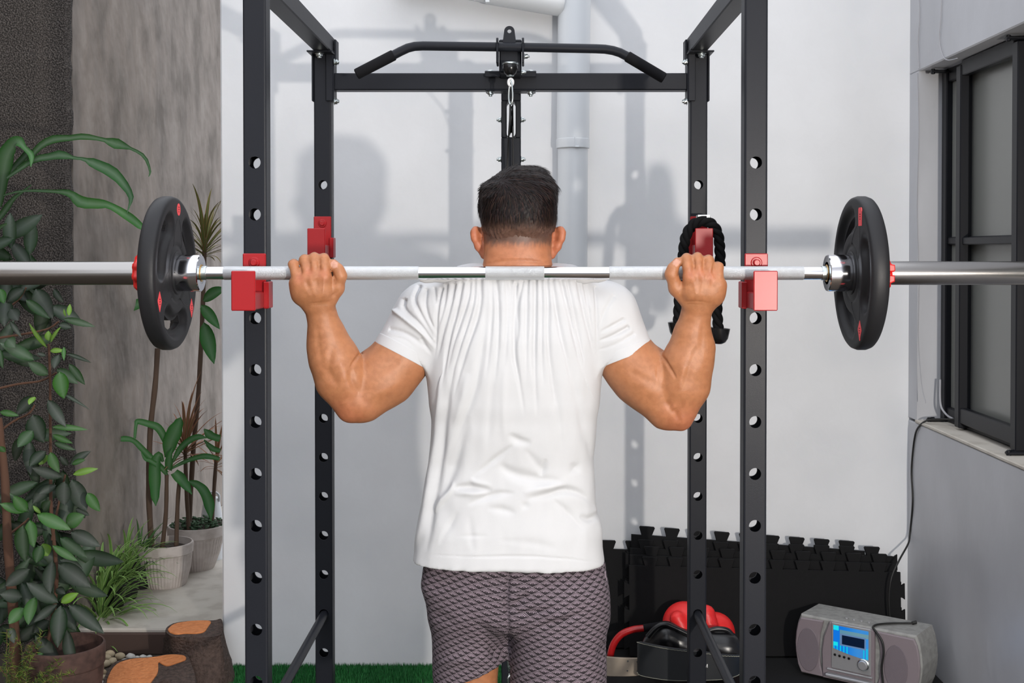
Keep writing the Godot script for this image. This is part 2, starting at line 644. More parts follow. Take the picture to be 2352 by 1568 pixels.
func materials() -> void:
	var m := mat("white_paint", Color(0.885, 0.89, 0.9), 0.62)
	tri_map(m, Vector3.ONE * 0.45)
	m.albedo_texture = noise_tex(0.006, 512, 3, 5, ramp([[0.0, Color(0.93, 0.935, 0.94)], [0.5, Color(0.97, 0.97, 0.97)], [1.0, Color(1, 1, 1)]]))
	m.normal_enabled = true
	m.normal_scale = 0.12
	m.normal_texture = noise_tex(0.012, 1024, 5, 6, null, 5.0)
	m = mat("grey_paint", Color(0.74, 0.745, 0.765), 0.42)
	tri_map(m, Vector3(0.5, 0.3, 0.5))
	m.albedo_texture = noise_tex(0.008, 512, 13, 5, ramp([[0.0, Color(0.9, 0.9, 0.9)], [1.0, Color(1, 1, 1)]]))
	m.normal_enabled = true
	m.normal_scale = 0.12
	m.normal_texture = M.white_paint.normal_texture
	m = mat("concrete", Color(0.585, 0.55, 0.52), 0.85)
	tri_map(m, Vector3(0.5, 0.3, 0.5))
	m.albedo_texture = noise_tex(0.008, 1024, 9, 6, ramp([[0.2, Color(0.78, 0.77, 0.76)], [0.42, Color(0.89, 0.885, 0.88)], [0.62, Color(0.94, 0.93, 0.925)], [0.85, Color(1, 1, 1)]]))
	m.normal_enabled = true
	m.normal_scale = 0.25
	m.normal_texture = noise_tex(0.03, 512, 19, 5, null, 6.0)
	m = mat("rough_render", Color(0.43, 0.41, 0.395), 0.95)
	tri_map(m, Vector3.ONE * 1.4)
	m.albedo_texture = noise_tex(0.09, 1024, 21, 4, ramp([[0.25, Color(0.4, 0.39, 0.38)], [0.5, Color(0.68, 0.66, 0.65)], [0.68, Color(0.88, 0.86, 0.85)], [0.85, Color(1, 1, 1)]]))
	m.normal_enabled = true
	m.normal_scale = 0.9
	m.normal_texture = noise_tex(0.09, 1024, 21, 4, null, 14.0)
	m = mat("slab_concrete", Color(0.79, 0.77, 0.735), 0.9)
	tri_map(m, Vector3.ONE * 1.1)
	m.albedo_texture = noise_tex(0.012, 512, 29, 6, ramp([[0.25, Color(0.9, 0.89, 0.88)], [0.5, Color(0.97, 0.965, 0.96)], [1.0, Color(1, 1, 1)]]))
	mat("brown_paint", Color(0.3, 0.235, 0.21), 0.85)
	mat("dirt", Color(0.27, 0.24, 0.21), 1.0)
	m = mat("floor_rubber", Color(0.12, 0.12, 0.122), 0.8)
	m.metallic_specular = 0.25
	mat("window_black", Color(0.085, 0.09, 0.11), 0.42).metallic_specular = 0.35
	m = mat("frosted_glass", Color(0.47, 0.475, 0.46), 0.28)
	mat("white_plastic", Color(0.87, 0.885, 0.9), 0.38)
	mat("white_cord", Color(0.62, 0.62, 0.64), 0.5)
	mat("black_cord", Color(0.09, 0.09, 0.09), 0.5)
	m = mat("rack_black", Color(0.125, 0.132, 0.155), 0.42)
	m.metallic_specular = 0.3
	m.normal_enabled = true
	tri_map(m, Vector3.ONE * 6.0)
	m.normal_scale = 0.06
	m.normal_texture = noise_tex(0.12, 512, 31, 3, null, 4.0)
	mat("black_inside", Color(0.1, 0.1, 0.11), 0.5)
	mat("zinc", Color(0.8, 0.83, 0.83), 0.28, 1.0)
	mat("chrome", Color(0.88, 0.88, 0.9), 0.09, 1.0)
	mat("sleeve_steel", Color(0.64, 0.63, 0.62), 0.22, 1.0)
	m = mat("knurl", Color(0.86, 0.87, 0.88), 0.45, 0.75)
	tri_map(m, Vector3.ONE * 30.0)
	m.normal_enabled = true
	m.normal_scale = 1.0
	m.normal_texture = noise_tex(0.16, 256, 33, 2, null, 8.0)
	m = mat("hook_red", Color(0.62, 0.07, 0.095), 0.42)
	m.clearcoat_enabled = true
	m.clearcoat = 0.2
	m.clearcoat_roughness = 0.3
	m.metallic_specular = 0.4
	m = mat("rubber", Color(0.125, 0.125, 0.135), 0.5)
	m.metallic_specular = 0.38
	tri_map(m, Vector3.ONE * 5.0)
	m.normal_enabled = true
	m.normal_scale = 0.04
	m.normal_texture = M.rack_black.normal_texture
	mat("sticker_red", Color(0.93, 0.3, 0.32), 0.5)
	mat("sticker_ink", Color(0.55, 0.12, 0.14), 0.6)
	mat("clamp_red", Color(0.9, 0.13, 0.11), 0.4)
	mat("foam_grip", Color(0.1, 0.1, 0.11), 0.8).metallic_specular = 0.25
	mat("rope_black", Color(0.07, 0.07, 0.075), 0.8).metallic_specular = 0.25
	mat("gloss_black", Color(0.08, 0.08, 0.085), 0.22)
	mat("white_sleeve", Color(0.9, 0.9, 0.9), 0.4)
	mat("brass", Color(0.85, 0.68, 0.4), 0.3, 1.0)

func setting() -> void:
	var b := MB.new()
	var x0 := PX(508, 784, WALL_D).x
	var xr := PX(2087, 784, WALL_D).x
	b.box(Vector3((x0 + 1.9) * 0.5, 1.6, -WALL_D - 0.075), Vector3(1.9 - x0, 3.2, 0.15), 0.006)
	structure("wall_back", b, M.white_paint, "white painted back wall of the yard behind the power rack")
	b = MB.new()   # the house goes on behind it and closes the passage in
	b.box(Vector3((x0 + 0.012 + 1.9) * 0.5, 1.6, -WALL_D - 0.61), Vector3(1.9 - x0 - 0.012, 3.2, 0.9), 0.0)
	structure("wall_house", b, M.white_paint, "house behind the white wall, along the passage")
	# right wall, with the window's opening
	var wy0 := PX(2105, 965, 4.166).y
	var wy1 := PX(2112, 163, 4.166).y
	b = MB.new()
	var t := 0.14
	var xm := xr + t * 0.5
	b.box(Vector3(xm, wy0 * 0.5 - 0.01, -2.0), Vector3(t, wy0 + 0.02 - 0.02, 4.54), 0.004)
	b.box(Vector3(xm, (wy1 + 3.2) * 0.5, -2.0), Vector3(t, 3.2 - wy1, 4.54), 0.004)
	b.box(Vector3(xm, (wy0 + wy1) * 0.5, -4.218), Vector3(t, wy1 - wy0, 0.104), 0.0)
	b.box(Vector3(xm, (wy0 + wy1) * 0.5, -0.6), Vector3(t, wy1 - wy0, 1.7), 0.0)
	structure("wall_right", b, M.grey_paint, "pale grey side wall with the barred window in it")
	# the sill, the steel window
	b = MB.new()
	b.box(Vector3(xr + 0.062, wy0 - 0.004, -2.82), Vector3(0.13, 0.012, 2.72), 0.003)
	structure("trim_1", b, M.slab_concrete, "bare cement sill under the black steel window")
	var win := thing("window_1", "black steel window with frosted panes set deep in the side wall", "window", Vector3(xr + 0.09, wy0, -2.9))
	win.set_meta("kind", "structure")
	var fx := xr + 0.085
	var fz0 := -4.16
	var fz1 := -1.46
	b = MB.new()
	for z in [fz0 + 0.024, -3.955, -3.44, -2.9, -2.2, fz1 - 0.024]:
		b.box(Vector3(fx + 0.012, (wy0 + wy1) * 0.5, z), Vector3(0.04, wy1 - wy0, 0.046), 0.004)
	for y in [wy0 + 0.028, wy1 - 0.02, 1.495]:
		b.box(Vector3(fx + 0.014, y, (fz0 + fz1) * 0.5), Vector3(0.03, 0.05 if y != 1.495 else 0.026, fz1 - fz0 - 0.01), 0.004)
	part("window_frame", b, M.window_black, win)
	b = MB.new()   # the hinged casement stands a little proud of the frame
	for z in [-3.93, -3.475]:
		b.box(Vector3(fx - 0.018, (wy0 + wy1) * 0.5 - 0.004, z), Vector3(0.03, wy1 - wy0 - 0.028, 0.04), 0.003)
	for y in [wy0 + 0.05, wy1 - 0.028]:
		b.box(Vector3(fx - 0.016, y, -3.7025), Vector3(0.026, 0.05, 0.42), 0.003)
	b.box(Vector3(fx - 0.014, 1.493, -3.7025), Vector3(0.022, 0.024, 0.42), 0.003)
	part("casement", b, M.window_black, win)
	for q in [[-4.1, wy1 - 0.012], [-4.12, wy0 + 0.008], [-3.46, wy1 - 0.012], [-3.44, wy0 + 0.008]]:
		b = MB.new()
		b.box(Vector3(xr + 0.05, q[1], q[0]), Vector3(0.06, 0.009, 0.024), 0.003)
		b.cyl(Vector3(xr + 0.026, q[1] - 0.009, q[0] + 0.004), Vector3(xr + 0.026, q[1] + 0.009, q[0] + 0.004), 0.007, 12, 0.002)
		b.box(Vector3(xr + 0.036, q[1] + 0.002, q[0] - 0.008), Vector3(0.03, 0.012, 0.012), 0.004, Basis(Vector3.UP, 0.4))
		part("hinge", b, M.window_black, win)
	var zs := [fz0 + 0.03, -3.955, -3.44, -2.9, -2.2, fz1 - 0.03]
	for k in 5:
		for yy in [[wy0 + 0.03, 1.49], [1.5, wy1 - 0.03]]:
			b = MB.new()
			b.box(Vector3(fx + 0.016, (yy[0] + yy[1]) * 0.5, (zs[k] + zs[k + 1]) * 0.5), Vector3(0.006, yy[1] - yy[0], zs[k + 1] - zs[k]), 0.0)
			part("pane", b, M.frosted_glass, win)
	# ground
	b = MB.new()
	b.box(Vector3(-0.2, -0.05, -2.4), Vector3(5.2, 0.1, 7.6), 0.0)
	structure("floor", b, M.dirt, "bare ground of the yard")
	# the passage on the left: a concrete wall runs back along the slab
	var wx := -1.65
	b = MB.new()
	b.box(Vector3(wx - 0.08, 1.6, -5.72), Vector3(0.16, 3.2, 2.56), 0.0)
	structure("wall_left", b, M.concrete, "weathered grey concrete wall running back behind the potted plants")
	b = MB.new()
	b.box(Vector3(-2.48, 1.6, -1.6), Vector3(0.16, 3.2, 5.6), 0.0)
	structure("wall_side", b, M.concrete, "concrete boundary wall of the yard on the plants' side, outside the picture")
	# rough rendered pillar with a chipped edge
	b = MB.new()
	var pr := wx + 0.004
	var rows := 80
	var n := FastNoiseLite.new()
	n.seed = 4
	n.frequency = 9.0
	var last := []
	for k in rows + 1:
		var y := 3.2 * k / rows
		var e := pr + n.get_noise_1d(y) * 0.012 + n.get_noise_1d(y * 5.0 + 40.0) * 0.007
		var ring := [Vector3(pr - 1.1, y, -4.405), Vector3(e - 0.016, y, -4.405 + n.get_noise_1d(y * 3.0) * 0.005), Vector3(e - 0.003, y, -4.413), Vector3(e - 0.002, y, -4.43), Vector3(pr - 1.1, y, -4.56)]
		if last:
			for s in 4: b.quad(last[s], last[s + 1], ring[s + 1], ring[s])
		last = ring
	structure("wall_pillar", b, M.rough_render, "dark rough rendered pillar at the left edge, behind the shrub")
	# raised slab the pots stand on
	b = MB.new()
	var fl := PX(300, 1445, 4.4)
	b.box(Vector3((wx - 0.9) * 0.5, fl.y * 0.5, -5.7), Vector3(-0.9 - wx - 0.004, fl.y, 2.58), 0.006)
	var slab := structure("floor_slab", b, M.slab_concrete, "raised grey concrete slab under the white pots")
	b = MB.new()
	b.box(Vector3((wx - 0.9) * 0.5, fl.y * 0.5 - 0.006, -4.4), Vector3(-0.9 - wx - 0.01, fl.y - 0.012, 0.02), 0.004)
	part("painted_edge", b, M.brown_paint, slab)

# ---------------------------------------------------------------- power rack
func holed_post(b: MB, x: float, zf: float, y0: float, y1: float, w: float, holes: Array, r: float, liner: MB) -> void:
	# a square tube with its front face at zf, drilled through from front to back
	var h := w * 0.5
	var bev := 0.004
	var hs := holes.filter(func(q): return q > y0 + r * 2.0 and q < y1 - r * 2.0)
	hs.sort()
	var zb := zf - w
	# long sides and rounded corners
	var ring := [Vector2(-h + bev, 0), Vector2(-h + bev * 0.3, -bev * 0.3), Vector2(-h, -bev), Vector2(-h, -w + bev), Vector2(-h + bev * 0.3, -w + bev * 0.3), Vector2(-h + bev, -w)]
	for s in [1.0, -1.0]:
		for k in ring.size() - 1:
			var p: Vector2 = ring[k]
			var q: Vector2 = ring[k + 1]
			b.quad_out(Vector3(x + s * p.x, y0, zf + p.y), Vector3(x + s * q.x, y0, zf + q.y), Vector3(x + s * q.x, y1, zf + q.y), Vector3(x + s * p.x, y1, zf + p.y), Vector3(x, (y0 + y1) * 0.5, zf - h))
	var hw := h - bev
	var angles := []
	for k in 24: angles.append(TAU * k / 24.0)
	for f in [zf, zb]:
		var edges := [y0]
		for k in hs.size():
			edges.append(hs[k] - 0.034)
			edges.append(hs[k] + 0.034)
		edges.append(y1)
		for k in range(0, edges.size(), 2):
			b.quad_out(Vector3(x - hw, edges[k], f), Vector3(x + hw, edges[k], f), Vector3(x + hw, edges[k + 1], f), Vector3(x - hw, edges[k + 1], f), Vector3(x, edges[k], zf - h))
		for hy in hs:
			var pts := []
			var as_ := angles.duplicate()
			for c in [[1, 1], [-1, 1], [-1, -1], [1, -1]]: as_.append(fposmod(atan2(0.034 * c[1], hw * c[0]), TAU))
			as_.sort()
			for a in as_:
				var d := Vector2(cos(a), sin(a))
				var t := minf(hw / maxf(absf(d.x), 1e-6), 0.034 / maxf(absf(d.y), 1e-6))
				pts.append([d * r, d * t])
			for k in pts.size():
				var p: Array = pts[k]
				var q: Array = pts[(k + 1) % pts.size()]
				b.quad_out(Vector3(x + p[0].x, hy + p[0].y, f), Vector3(x + p[1].x, hy + p[1].y, f), Vector3(x + q[1].x, hy + q[1].y, f), Vector3(x + q[0].x, hy + q[0].y, f), Vector3(x, hy, zf - h))
	b.quad(Vector3(x - h, y1, zf), Vector3(x + h, y1, zf), Vector3(x + h, y1, zb), Vector3(x - h, y1, zb))
	for hy in hs:
		for k in 24:
			var a0 := TAU * k / 24.0
			var a1 := TAU * (k + 1) / 24.0
			for zz in [[zf, zf - 0.003], [zb + 0.003, zb]]:
				liner.quad(Vector3(x + cos(a0) * r, hy + sin(a0) * r, zz[0]), Vector3(x + cos(a0) * r, hy + sin(a0) * r, zz[1]), Vector3(x + cos(a1) * r, hy + sin(a1) * r, zz[1]), Vector3(x + cos(a1) * r, hy + sin(a1) * r, zz[0]))

func bolt(p: Vector3, dir: Vector3, parent: Node, r := 0.009) -> void:
	var b := MB.new()
	b.cyl(p, p + dir * 0.002, r * 1.2, 16, 0.0008)
	b.lathe([Vector2(0, 0), Vector2(r, 0), Vector2(r, 0.0065), Vector2(r * 0.85, 0.008), Vector2(0, 0.008)], Transform3D(b.axis(dir), p + dir * 0.002), 6)
	b.cyl(p + dir * 0.009, p + dir * 0.0145, r * 0.55, 10, 0.001)
	part("bolt", b, M.zinc, parent)

const FRONT := 2.64
const BACK := 3.52

func rack() -> void:
	var xl := -0.589
	var xr := 0.496
	var top := 2.03
	var r := thing("power_rack", "black steel power rack with drilled uprights around the man", "power rack", Vector3((xl + xr) * 0.5, 0, -3.1))
	var holes := []
	for k in range(-1, 16):
		if k >= -1: holes.append(PX(590, 373 + 119.25 * k, FRONT).y)
	holes.remove_at(0)
	for q in [[xl, FRONT], [xr, FRONT], [xl, BACK], [xr, BACK]]:
		var b := MB.new()
		holed_post(b, q[0], -q[1], 0.05, top if q[1] == BACK else top + 0.048, 0.05, holes, 0.0132, b)
		part("upright", b, M.rack_black, r)
	for x in [xl, xr]:
		var s := 1.0 if x < 0 else -1.0
		var b := MB.new()
		b.box(Vector3(x + s * 0.006, top + 0.024, -(FRONT + BACK + 0.07) * 0.5), Vector3(0.05, 0.048, BACK - FRONT + 0.02), 0.003)
		part("side_beam", b, M.rack_black, r)
		b = MB.new()
		b.box(Vector3(x, 0.025, -(FRONT + BACK + 0.05) * 0.5), Vector3(0.05, 0.05, BACK - FRONT + 0.16), 0.003)
		part("foot_beam", b, M.rack_black, r)
		# the joint at the head of the rear post
		b = MB.new()
		b.box(Vector3(x, top - 0.002, -BACK + 0.012), Vector3(0.072, 0.005, 0.085), 0.0015)
		b.box(Vector3(x + s * 0.031, top - 0.065, -BACK - 0.025), Vector3(0.005, 0.145, 0.055), 0.0015)
		b.box(Vector3(x + s * 0.021, top - 0.065, -BACK + 0.004), Vector3(0.02, 0.145, 0.007), 0.0015)
		b.box(Vector3(x - s * 0.028, top - 0.065, -BACK - 0.022), Vector3(0.005, 0.145, 0.05), 0.0015)
		b.box(Vector3(x + s * 0.036, top + 0.008, -BACK - 0.03), Vector3(0.006, 0.066, 0.05), 0.0015)
		part("joint_plate", b, M.rack_black, r)
		bolt(Vector3(x - s * 0.003, top - 0.0045, -BACK + 0.03), Vector3.DOWN, r, 0.011)
		bolt(Vector3(x + s * 0.034, PX(769, 143, BACK).y, -BACK + 0.0), Vector3(s, 0, 0), r)
		bolt(Vector3(x + s * 0.034, PX(769, 233, BACK).y, -BACK + 0.0), Vector3(s, 0, 0), r)
	var yb := PX(1176, 187, BACK + 0.01).y
	var b := MB.new()
	b.box(Vector3((xl + xr) * 0.5, yb, -BACK - 0.035), Vector3(xr - xl - 0.062, 0.049, 0.05), 0.003)
	part("rear_crossbeam", b, M.rack_black, r)
	b = MB.new()
	b.box(Vector3((xl + xr) * 0.5, 0.025, -BACK - 0.03), Vector3(xr - xl - 0.05, 0.05, 0.05), 0.003)
	part("rear_base_beam", b, M.rack_black, r)
	# pulley tower in the middle, its slot open towards the front
	var px := PX(1174, 500, 3.65).x
	var pw := 0.058
	var zf := -(BACK + 0.11)
	var sy0 := PX(1174, 313, 3.6).y
	var sy1 := PX(1174, 229, 3.6).y
	b = MB.new()
	var sw := 0.0135
	for s in [-1.0, 1.0]:
		b.box(Vector3(px + s * (pw * 0.5 + sw) * 0.5, (sy0 + sy1) * 0.5, zf - pw * 0.5), Vector3(pw * 0.5 - sw, sy1 - sy0 + 0.002, pw), 0.002)
	b.box(Vector3(px, (sy1 + yb + 0.024) * 0.5, zf - pw * 0.5), Vector3(pw, yb + 0.024 - sy1, pw), 0.003)
	b.box(Vector3(px, (sy0 + 0.0) * 0.5, zf - pw * 0.5), Vector3(pw, sy0, pw), 0.003)
	for e in [[sy0, 1.0], [sy1, -1.0]]:   # rounded ends of the slot
		for k in 6:
			for s in [-1.0, 1.0]:
				var a0 := PI * 0.5 * k / 6.0
				var a1 := PI * 0.5 * (k + 1) / 6.0
				var c: float = e[0] + e[1] * sw
				var p0 := Vector3(px + s * sw * sin(a0), c - e[1] * sw * cos(a0), zf)
				var p1 := Vector3(px + s * sw * sin(a1), c - e[1] * sw * cos(a1), zf)
				var back := Vector3(0, 0, -pw)
				b.tri_out(p0, p1, Vector3(px + s * sw, e[0], zf), Vector3(px, c, zf - 0.03))
				b.quad_out(p0, p1, p1 + back, p0 + back, Vector3(px + s * sw, e[0], zf - 0.03))
	var tower := part("pulley_tower", b, M.rack_black, r)
	b = MB.new()
	var pc := Vector3(px + 0.001, (sy0 + sy1) * 0.5, zf - 0.012)
	b.lathe([Vector2(0, -0.006), Vector2(0.047, -0.006), Vector2(0.048, -0.0045), Vector2(0.04, -0.001), Vector2(0.04, 0.001), Vector2(0.048, 0.0045), Vector2(0.047, 0.006), Vector2(0, 0.006)], Transform3D(b.axis(Vector3.RIGHT), pc), 32)
	part("pulley_wheel", b, M.gloss_black, tower)
	for y in [271.0, 363.0]:
		for s in [-1.0, 1.0]:
			bolt(Vector3(px + s * pw * 0.5, PX(1174, y, 3.6).y, zf - 0.02), Vector3(s, 0, 0), tower, 0.008)
	# the saddle over the beam and the arm that carries the bar and the cable
	b = MB.new()
	b.box(Vector3(px, yb + 0.0265, -BACK - 0.03), Vector3(0.148, 0.005, 0.066), 0.0015)
	b.box(Vector3(px, yb + 0.019, -BACK + 0.004), Vector3(0.148, 0.017, 0.005), 0.0015)
	b.box(Vector3(px, yb - 0.0265, -BACK - 0.03), Vector3(0.145, 0.005, 0.06), 0.0015)
	part("saddle_plate", b, M.rack_black, r)
	for s in [-1.0, 1.0]:
		bolt(Vector3(px + s * 0.058, yb - 0.029, -BACK - 0.012), Vector3.DOWN, r, 0.0095)
		b = MB.new()
		b.ball(Vector3(px + s * 0.058, yb + 0.029, -BACK - 0.012), Vector3(0.011, 0.005, 0.011), 12, 8)
		part("bolt_head", b, M.zinc, r)
	b = MB.new()
	var hx := PX(1172, 130, 3.4).x
	var hy0 := PX(1172, 166, 3.4).y
	var hy1 := PX(1172, 90, 3.4).y
	b.box(Vector3(hx, (hy0 + hy1) * 0.5 - 0.004, -3.47), Vector3(0.062, hy1 - hy0 - 0.008, 0.13), 0.004)
	b.box(Vector3(hx, hy1 - 0.006, -3.44), Vector3(0.064, 0.016, 0.05), 0.003)
	for s in [-1.0, 1.0]:
		b.box(Vector3(hx + s * 0.0355, hy1 - 0.04, -3.4), Vector3(0.006, 0.062, 0.07), 0.002)
		b.cyl(Vector3(hx + s * 0.0355 - 0.003, hy1 - 0.012, -3.375), Vector3(hx + s * 0.0355 + 0.003, hy1 - 0.012, -3.375), 0.012, 16)
	part("bar_holder", b, M.rack_black, r)
	bolt(Vector3(hx + 0.039, PX(1203, 130, 3.4).y, -3.395), Vector3(1, 0, 0), r, 0.007)
	bolt(Vector3(hx + 0.03, PX(1203, 160, 3.4).y, -3.45), Vector3(1, 0, 0), r, 0.006)
	lat_bar()
	cable(px, zf)
	hooks(xl, xr)
	# the round safety bars that pass through the uprights
	for x in [xl, xr]:
		var y := PX(740 if x < 0 else 1602, 1412, BACK).y
		b = MB.new()
		b.tube([Vector3(x, y, -BACK - 0.075), Vector3(x, y, -BACK - 0.07), Vector3(x, y, -FRONT + 0.1), Vector3(x, y, -FRONT + 0.105)], [0.0095, 0.0125, 0.0125, 0.0095], 18)
		var o := part("safety_bar", b, M.rack_black)
		tag(o, "dark round safety bar through the %s pair of uprights" % ("plant-side" if x < 0 else "radio-side"), "safety bar", "safety bars of the rack")
	# chain of the low pulley
	var ch := thing("chain", "steel link chain hanging behind the man's legs", "chain", Vector3(PX(1172, 1500, 3.55).x, 0.02, -3.5))
	for k in 20:
		var y := PX(1172, 1440, 3.5).y - k * 0.026
		if y < 0.03: break
		var pts := []
		var bs := Basis(Vector3.UP, 0.5 + (k % 2) * PI * 0.5)
		for s in 17:
			var a := TAU * s / 16.0
			pts.append(Vector3(PX(1172, 1500, 3.5).x, y, -3.5) + bs * Vector3(cos(a) * 0.0075, sin(a) * 0.0105 + signf(sin(a)) * 0.006, 0))
		b = MB.new()
		b.tube(pts, 0.0026, 8, false)
		part("chain_link", b, M.zinc, ch)

func lat_bar() -> void:
	var d := 3.385
	var lb := thing("pulldown_bar", "black bent pull-down bar resting in the holder at the rack's top", "pulldown bar", PX(1172, 108, d))
	var b := MB.new()
	var path := []
	for p in [[880, 139], [902, 127.5], [920, 118], [936, 110.5], [952, 106.5], [972, 105.5], [1172, 108], [1370, 112], [1390, 113], [1408, 116], [1424, 121], [1442, 130.2], [1478, 151.5]]:
		path.append(PX(p[0], p[1], d))
	b.tube(path, 0.0127, 18)
	part("bar", b, M.rack_black, lb)
	for g in [[[818, 171], [905, 126]], [[1526, 180], [1440, 129]]]:
		b = MB.new()
		var p := PX(g[0][0], g[0][1], d)
		var q := PX(g[1][0], g[1][1], d)
		var t := (q - p).normalized()
		b.tube([p, p + t * 0.001, p + t * 0.004, q - t * 0.002, q], [0.011, 0.0145, 0.0155, 0.0155, 0.0135], 20)
		part("grip", b, M.foam_grip, lb)
	# welded eye plate
	b = MB.new()
	var c := PX(1170, 72, d)
	var prof := PackedVector2Array()
	var xf := Transform3D(Basis(), c + Vector3(0, 0, -0.003))
	for k in 13:
		var a := PI * k / 12.0
		prof.append(Vector2(cos(a) * 0.0145, sin(a) * 0.0145))
	prof.append(Vector2(-0.019, -0.034))
	prof.append(Vector2(0.019, -0.034))
	# ring of quads round the hole
	var n := 32
	for k in n:
		var out := []
		for e in [k, k + 1]:
			var a: float = TAU * e / n
			var dv := Vector2(cos(a), sin(a))
			var far := 0.0
			for s in prof.size():
				var hit: Variant = Geometry2D.segment_intersects_segment(Vector2.ZERO, dv * 0.1, prof[s], prof[(s + 1) % prof.size()])
				if hit != null: far = maxf(far, hit.length())
			out.append([dv * 0.0055, dv * far])
		for z in [0.0, 0.006]:
			var p: Array = out[0]
			var q: Array = out[1]
			b.quad_out(xf * Vector3(p[0].x, p[0].y, z), xf * Vector3(p[1].x, p[1].y, z), xf * Vector3(q[1].x, q[1].y, z), xf * Vector3(q[0].x, q[0].y, z), xf * Vector3(0, 0, 0.003))
		for e in 2:
			var p2: Vector2 = out[0][e]
			var q2: Vector2 = out[1][e]
			b.quad(xf * Vector3(p2.x, p2.y, 0), xf * Vector3(q2.x, q2.y, 0), xf * Vector3(q2.x, q2.y, 0.006), xf * Vector3(p2.x, p2.y, 0.006))
	part("eye_plate", b, M.rack_black, lb)

func cable(px: float, zf: float) -> void:
	var d := 3.36
	var c := thing("pull_cable", "black cable with ball stopper and snap hook at the pulley tower", "cable", PX(1173, 250, d))
	var b := MB.new()
	var bc := PX(1172, 155, d)
	b.lathe([Vector2(0, -0.022), Vector2(0.009, -0.022), Vector2(0.016, -0.017), Vector2(0.0205, -0.006), Vector2(0.021, 0.001), Vector2(0.02, 0.008), Vector2(0.0, 0.008)], Transform3D(Basis(), bc), 24)
	part("ball_stopper", b, M.gloss_black, c)
	b = MB.new()
	b.cyl(bc + Vector3(0, 0.008, 0), bc + Vector3(0, 0.013, 0), 0.0225, 24)
	part("washer", b, M.zinc, c)
	b = MB.new()
	b.cyl(bc + Vector3(0, -0.024, 0), bc + Vector3(0, -0.021, 0), 0.0105, 20)
	part("washer", b, M.zinc, c)
	b = MB.new()
	var ec := PX(1173, 189, d)
	var pts := []
	for k in 17:
		var a := TAU * k / 16.0
		pts.append(ec + Vector3(cos(a) * 0.0065, sin(a) * 0.0095, 0))
	b.tube(pts, 0.0036, 10, false)
	part("thimble", b, M.white_sleeve, c)
	b = MB.new()
	pts = []
	var s0 := PX(1173, 183, d)
	var len := s0.y - PX(1173, 240, d).y
	for q in [[0.002, 0.02], [0.005, 0.0], [0.003, -0.01], [-0.001, 0.04], [0, 0]]: pass
	for k in 25:
		var a := TAU * k / 24.0
		var w := 0.0035 + 0.0035 * (0.5 - 0.5 * sin(a))
		pts.append(s0 + Vector3(cos(a) * w, (sin(a) - 1.0) * len * 0.5, cos(a) * w * 0.8))
	b.tube(pts, 0.0024, 8, false)
	part("snap_hook", b, M.zinc, c)
	b = MB.new()
	b.tube([PX(1172, 240, d), PX(1171, 275, 3.5), PX(1168, 320, 3.58), PX(1165, 390, 3.6), Vector3(px - 0.012, 0.7, zf + 0.02)], 0.0025, 8)
	b.tube([Vector3(px + 0.004, PX(1174, 245, 3.62).y, zf + 0.01), PX(1178, 300, 3.6), PX(1179, 390, 3.6), Vector3(px + 0.008, 0.7, zf + 0.02)], 0.0025, 8)
	part("wire", b, M.black_cord, c)

func hook_mesh(s: float) -> Array:
	# local: the middle of the upright's front face at the pin is the origin; s points to the inside of the rack
	var plate := MB.new()
	plate.box(Vector3(0, -0.03, 0.0035), Vector3(0.05, 0.1, 0.006), 0.0025)
	var body := MB.new()
	body.box(Vector3(0, -0.08, 0.055), Vector3(0.045, 0.036, 0.1), 0.0025)
	var lip := MB.new()
	lip.box(Vector3(0, -0.0575, 0.107), Vector3(0.05, 0.083, 0.006), 0.0028)
	var flange := MB.new()
	flange.box(Vector3(s * 0.0285, -0.07, -0.012), Vector3(0.006, 0.058, 0.05), 0.002)
	flange.box(Vector3(s * 0.027, -0.07, 0.012), Vector3(0.012, 0.058, 0.006), 0.002)
	var pin := MB.new()
	pin.cyl(Vector3(0, 0, 0.004), Vector3(0, 0, 0.009), 0.0125, 20, 0.002)
	pin.cyl(Vector3(0, 0, 0.004), Vector3(0, 0, 0.016), 0.0075, 16, 0.002)
	return [["back_plate", plate], ["shelf", body], ["lip", lip], ["flange", flange], ["pin", pin]]

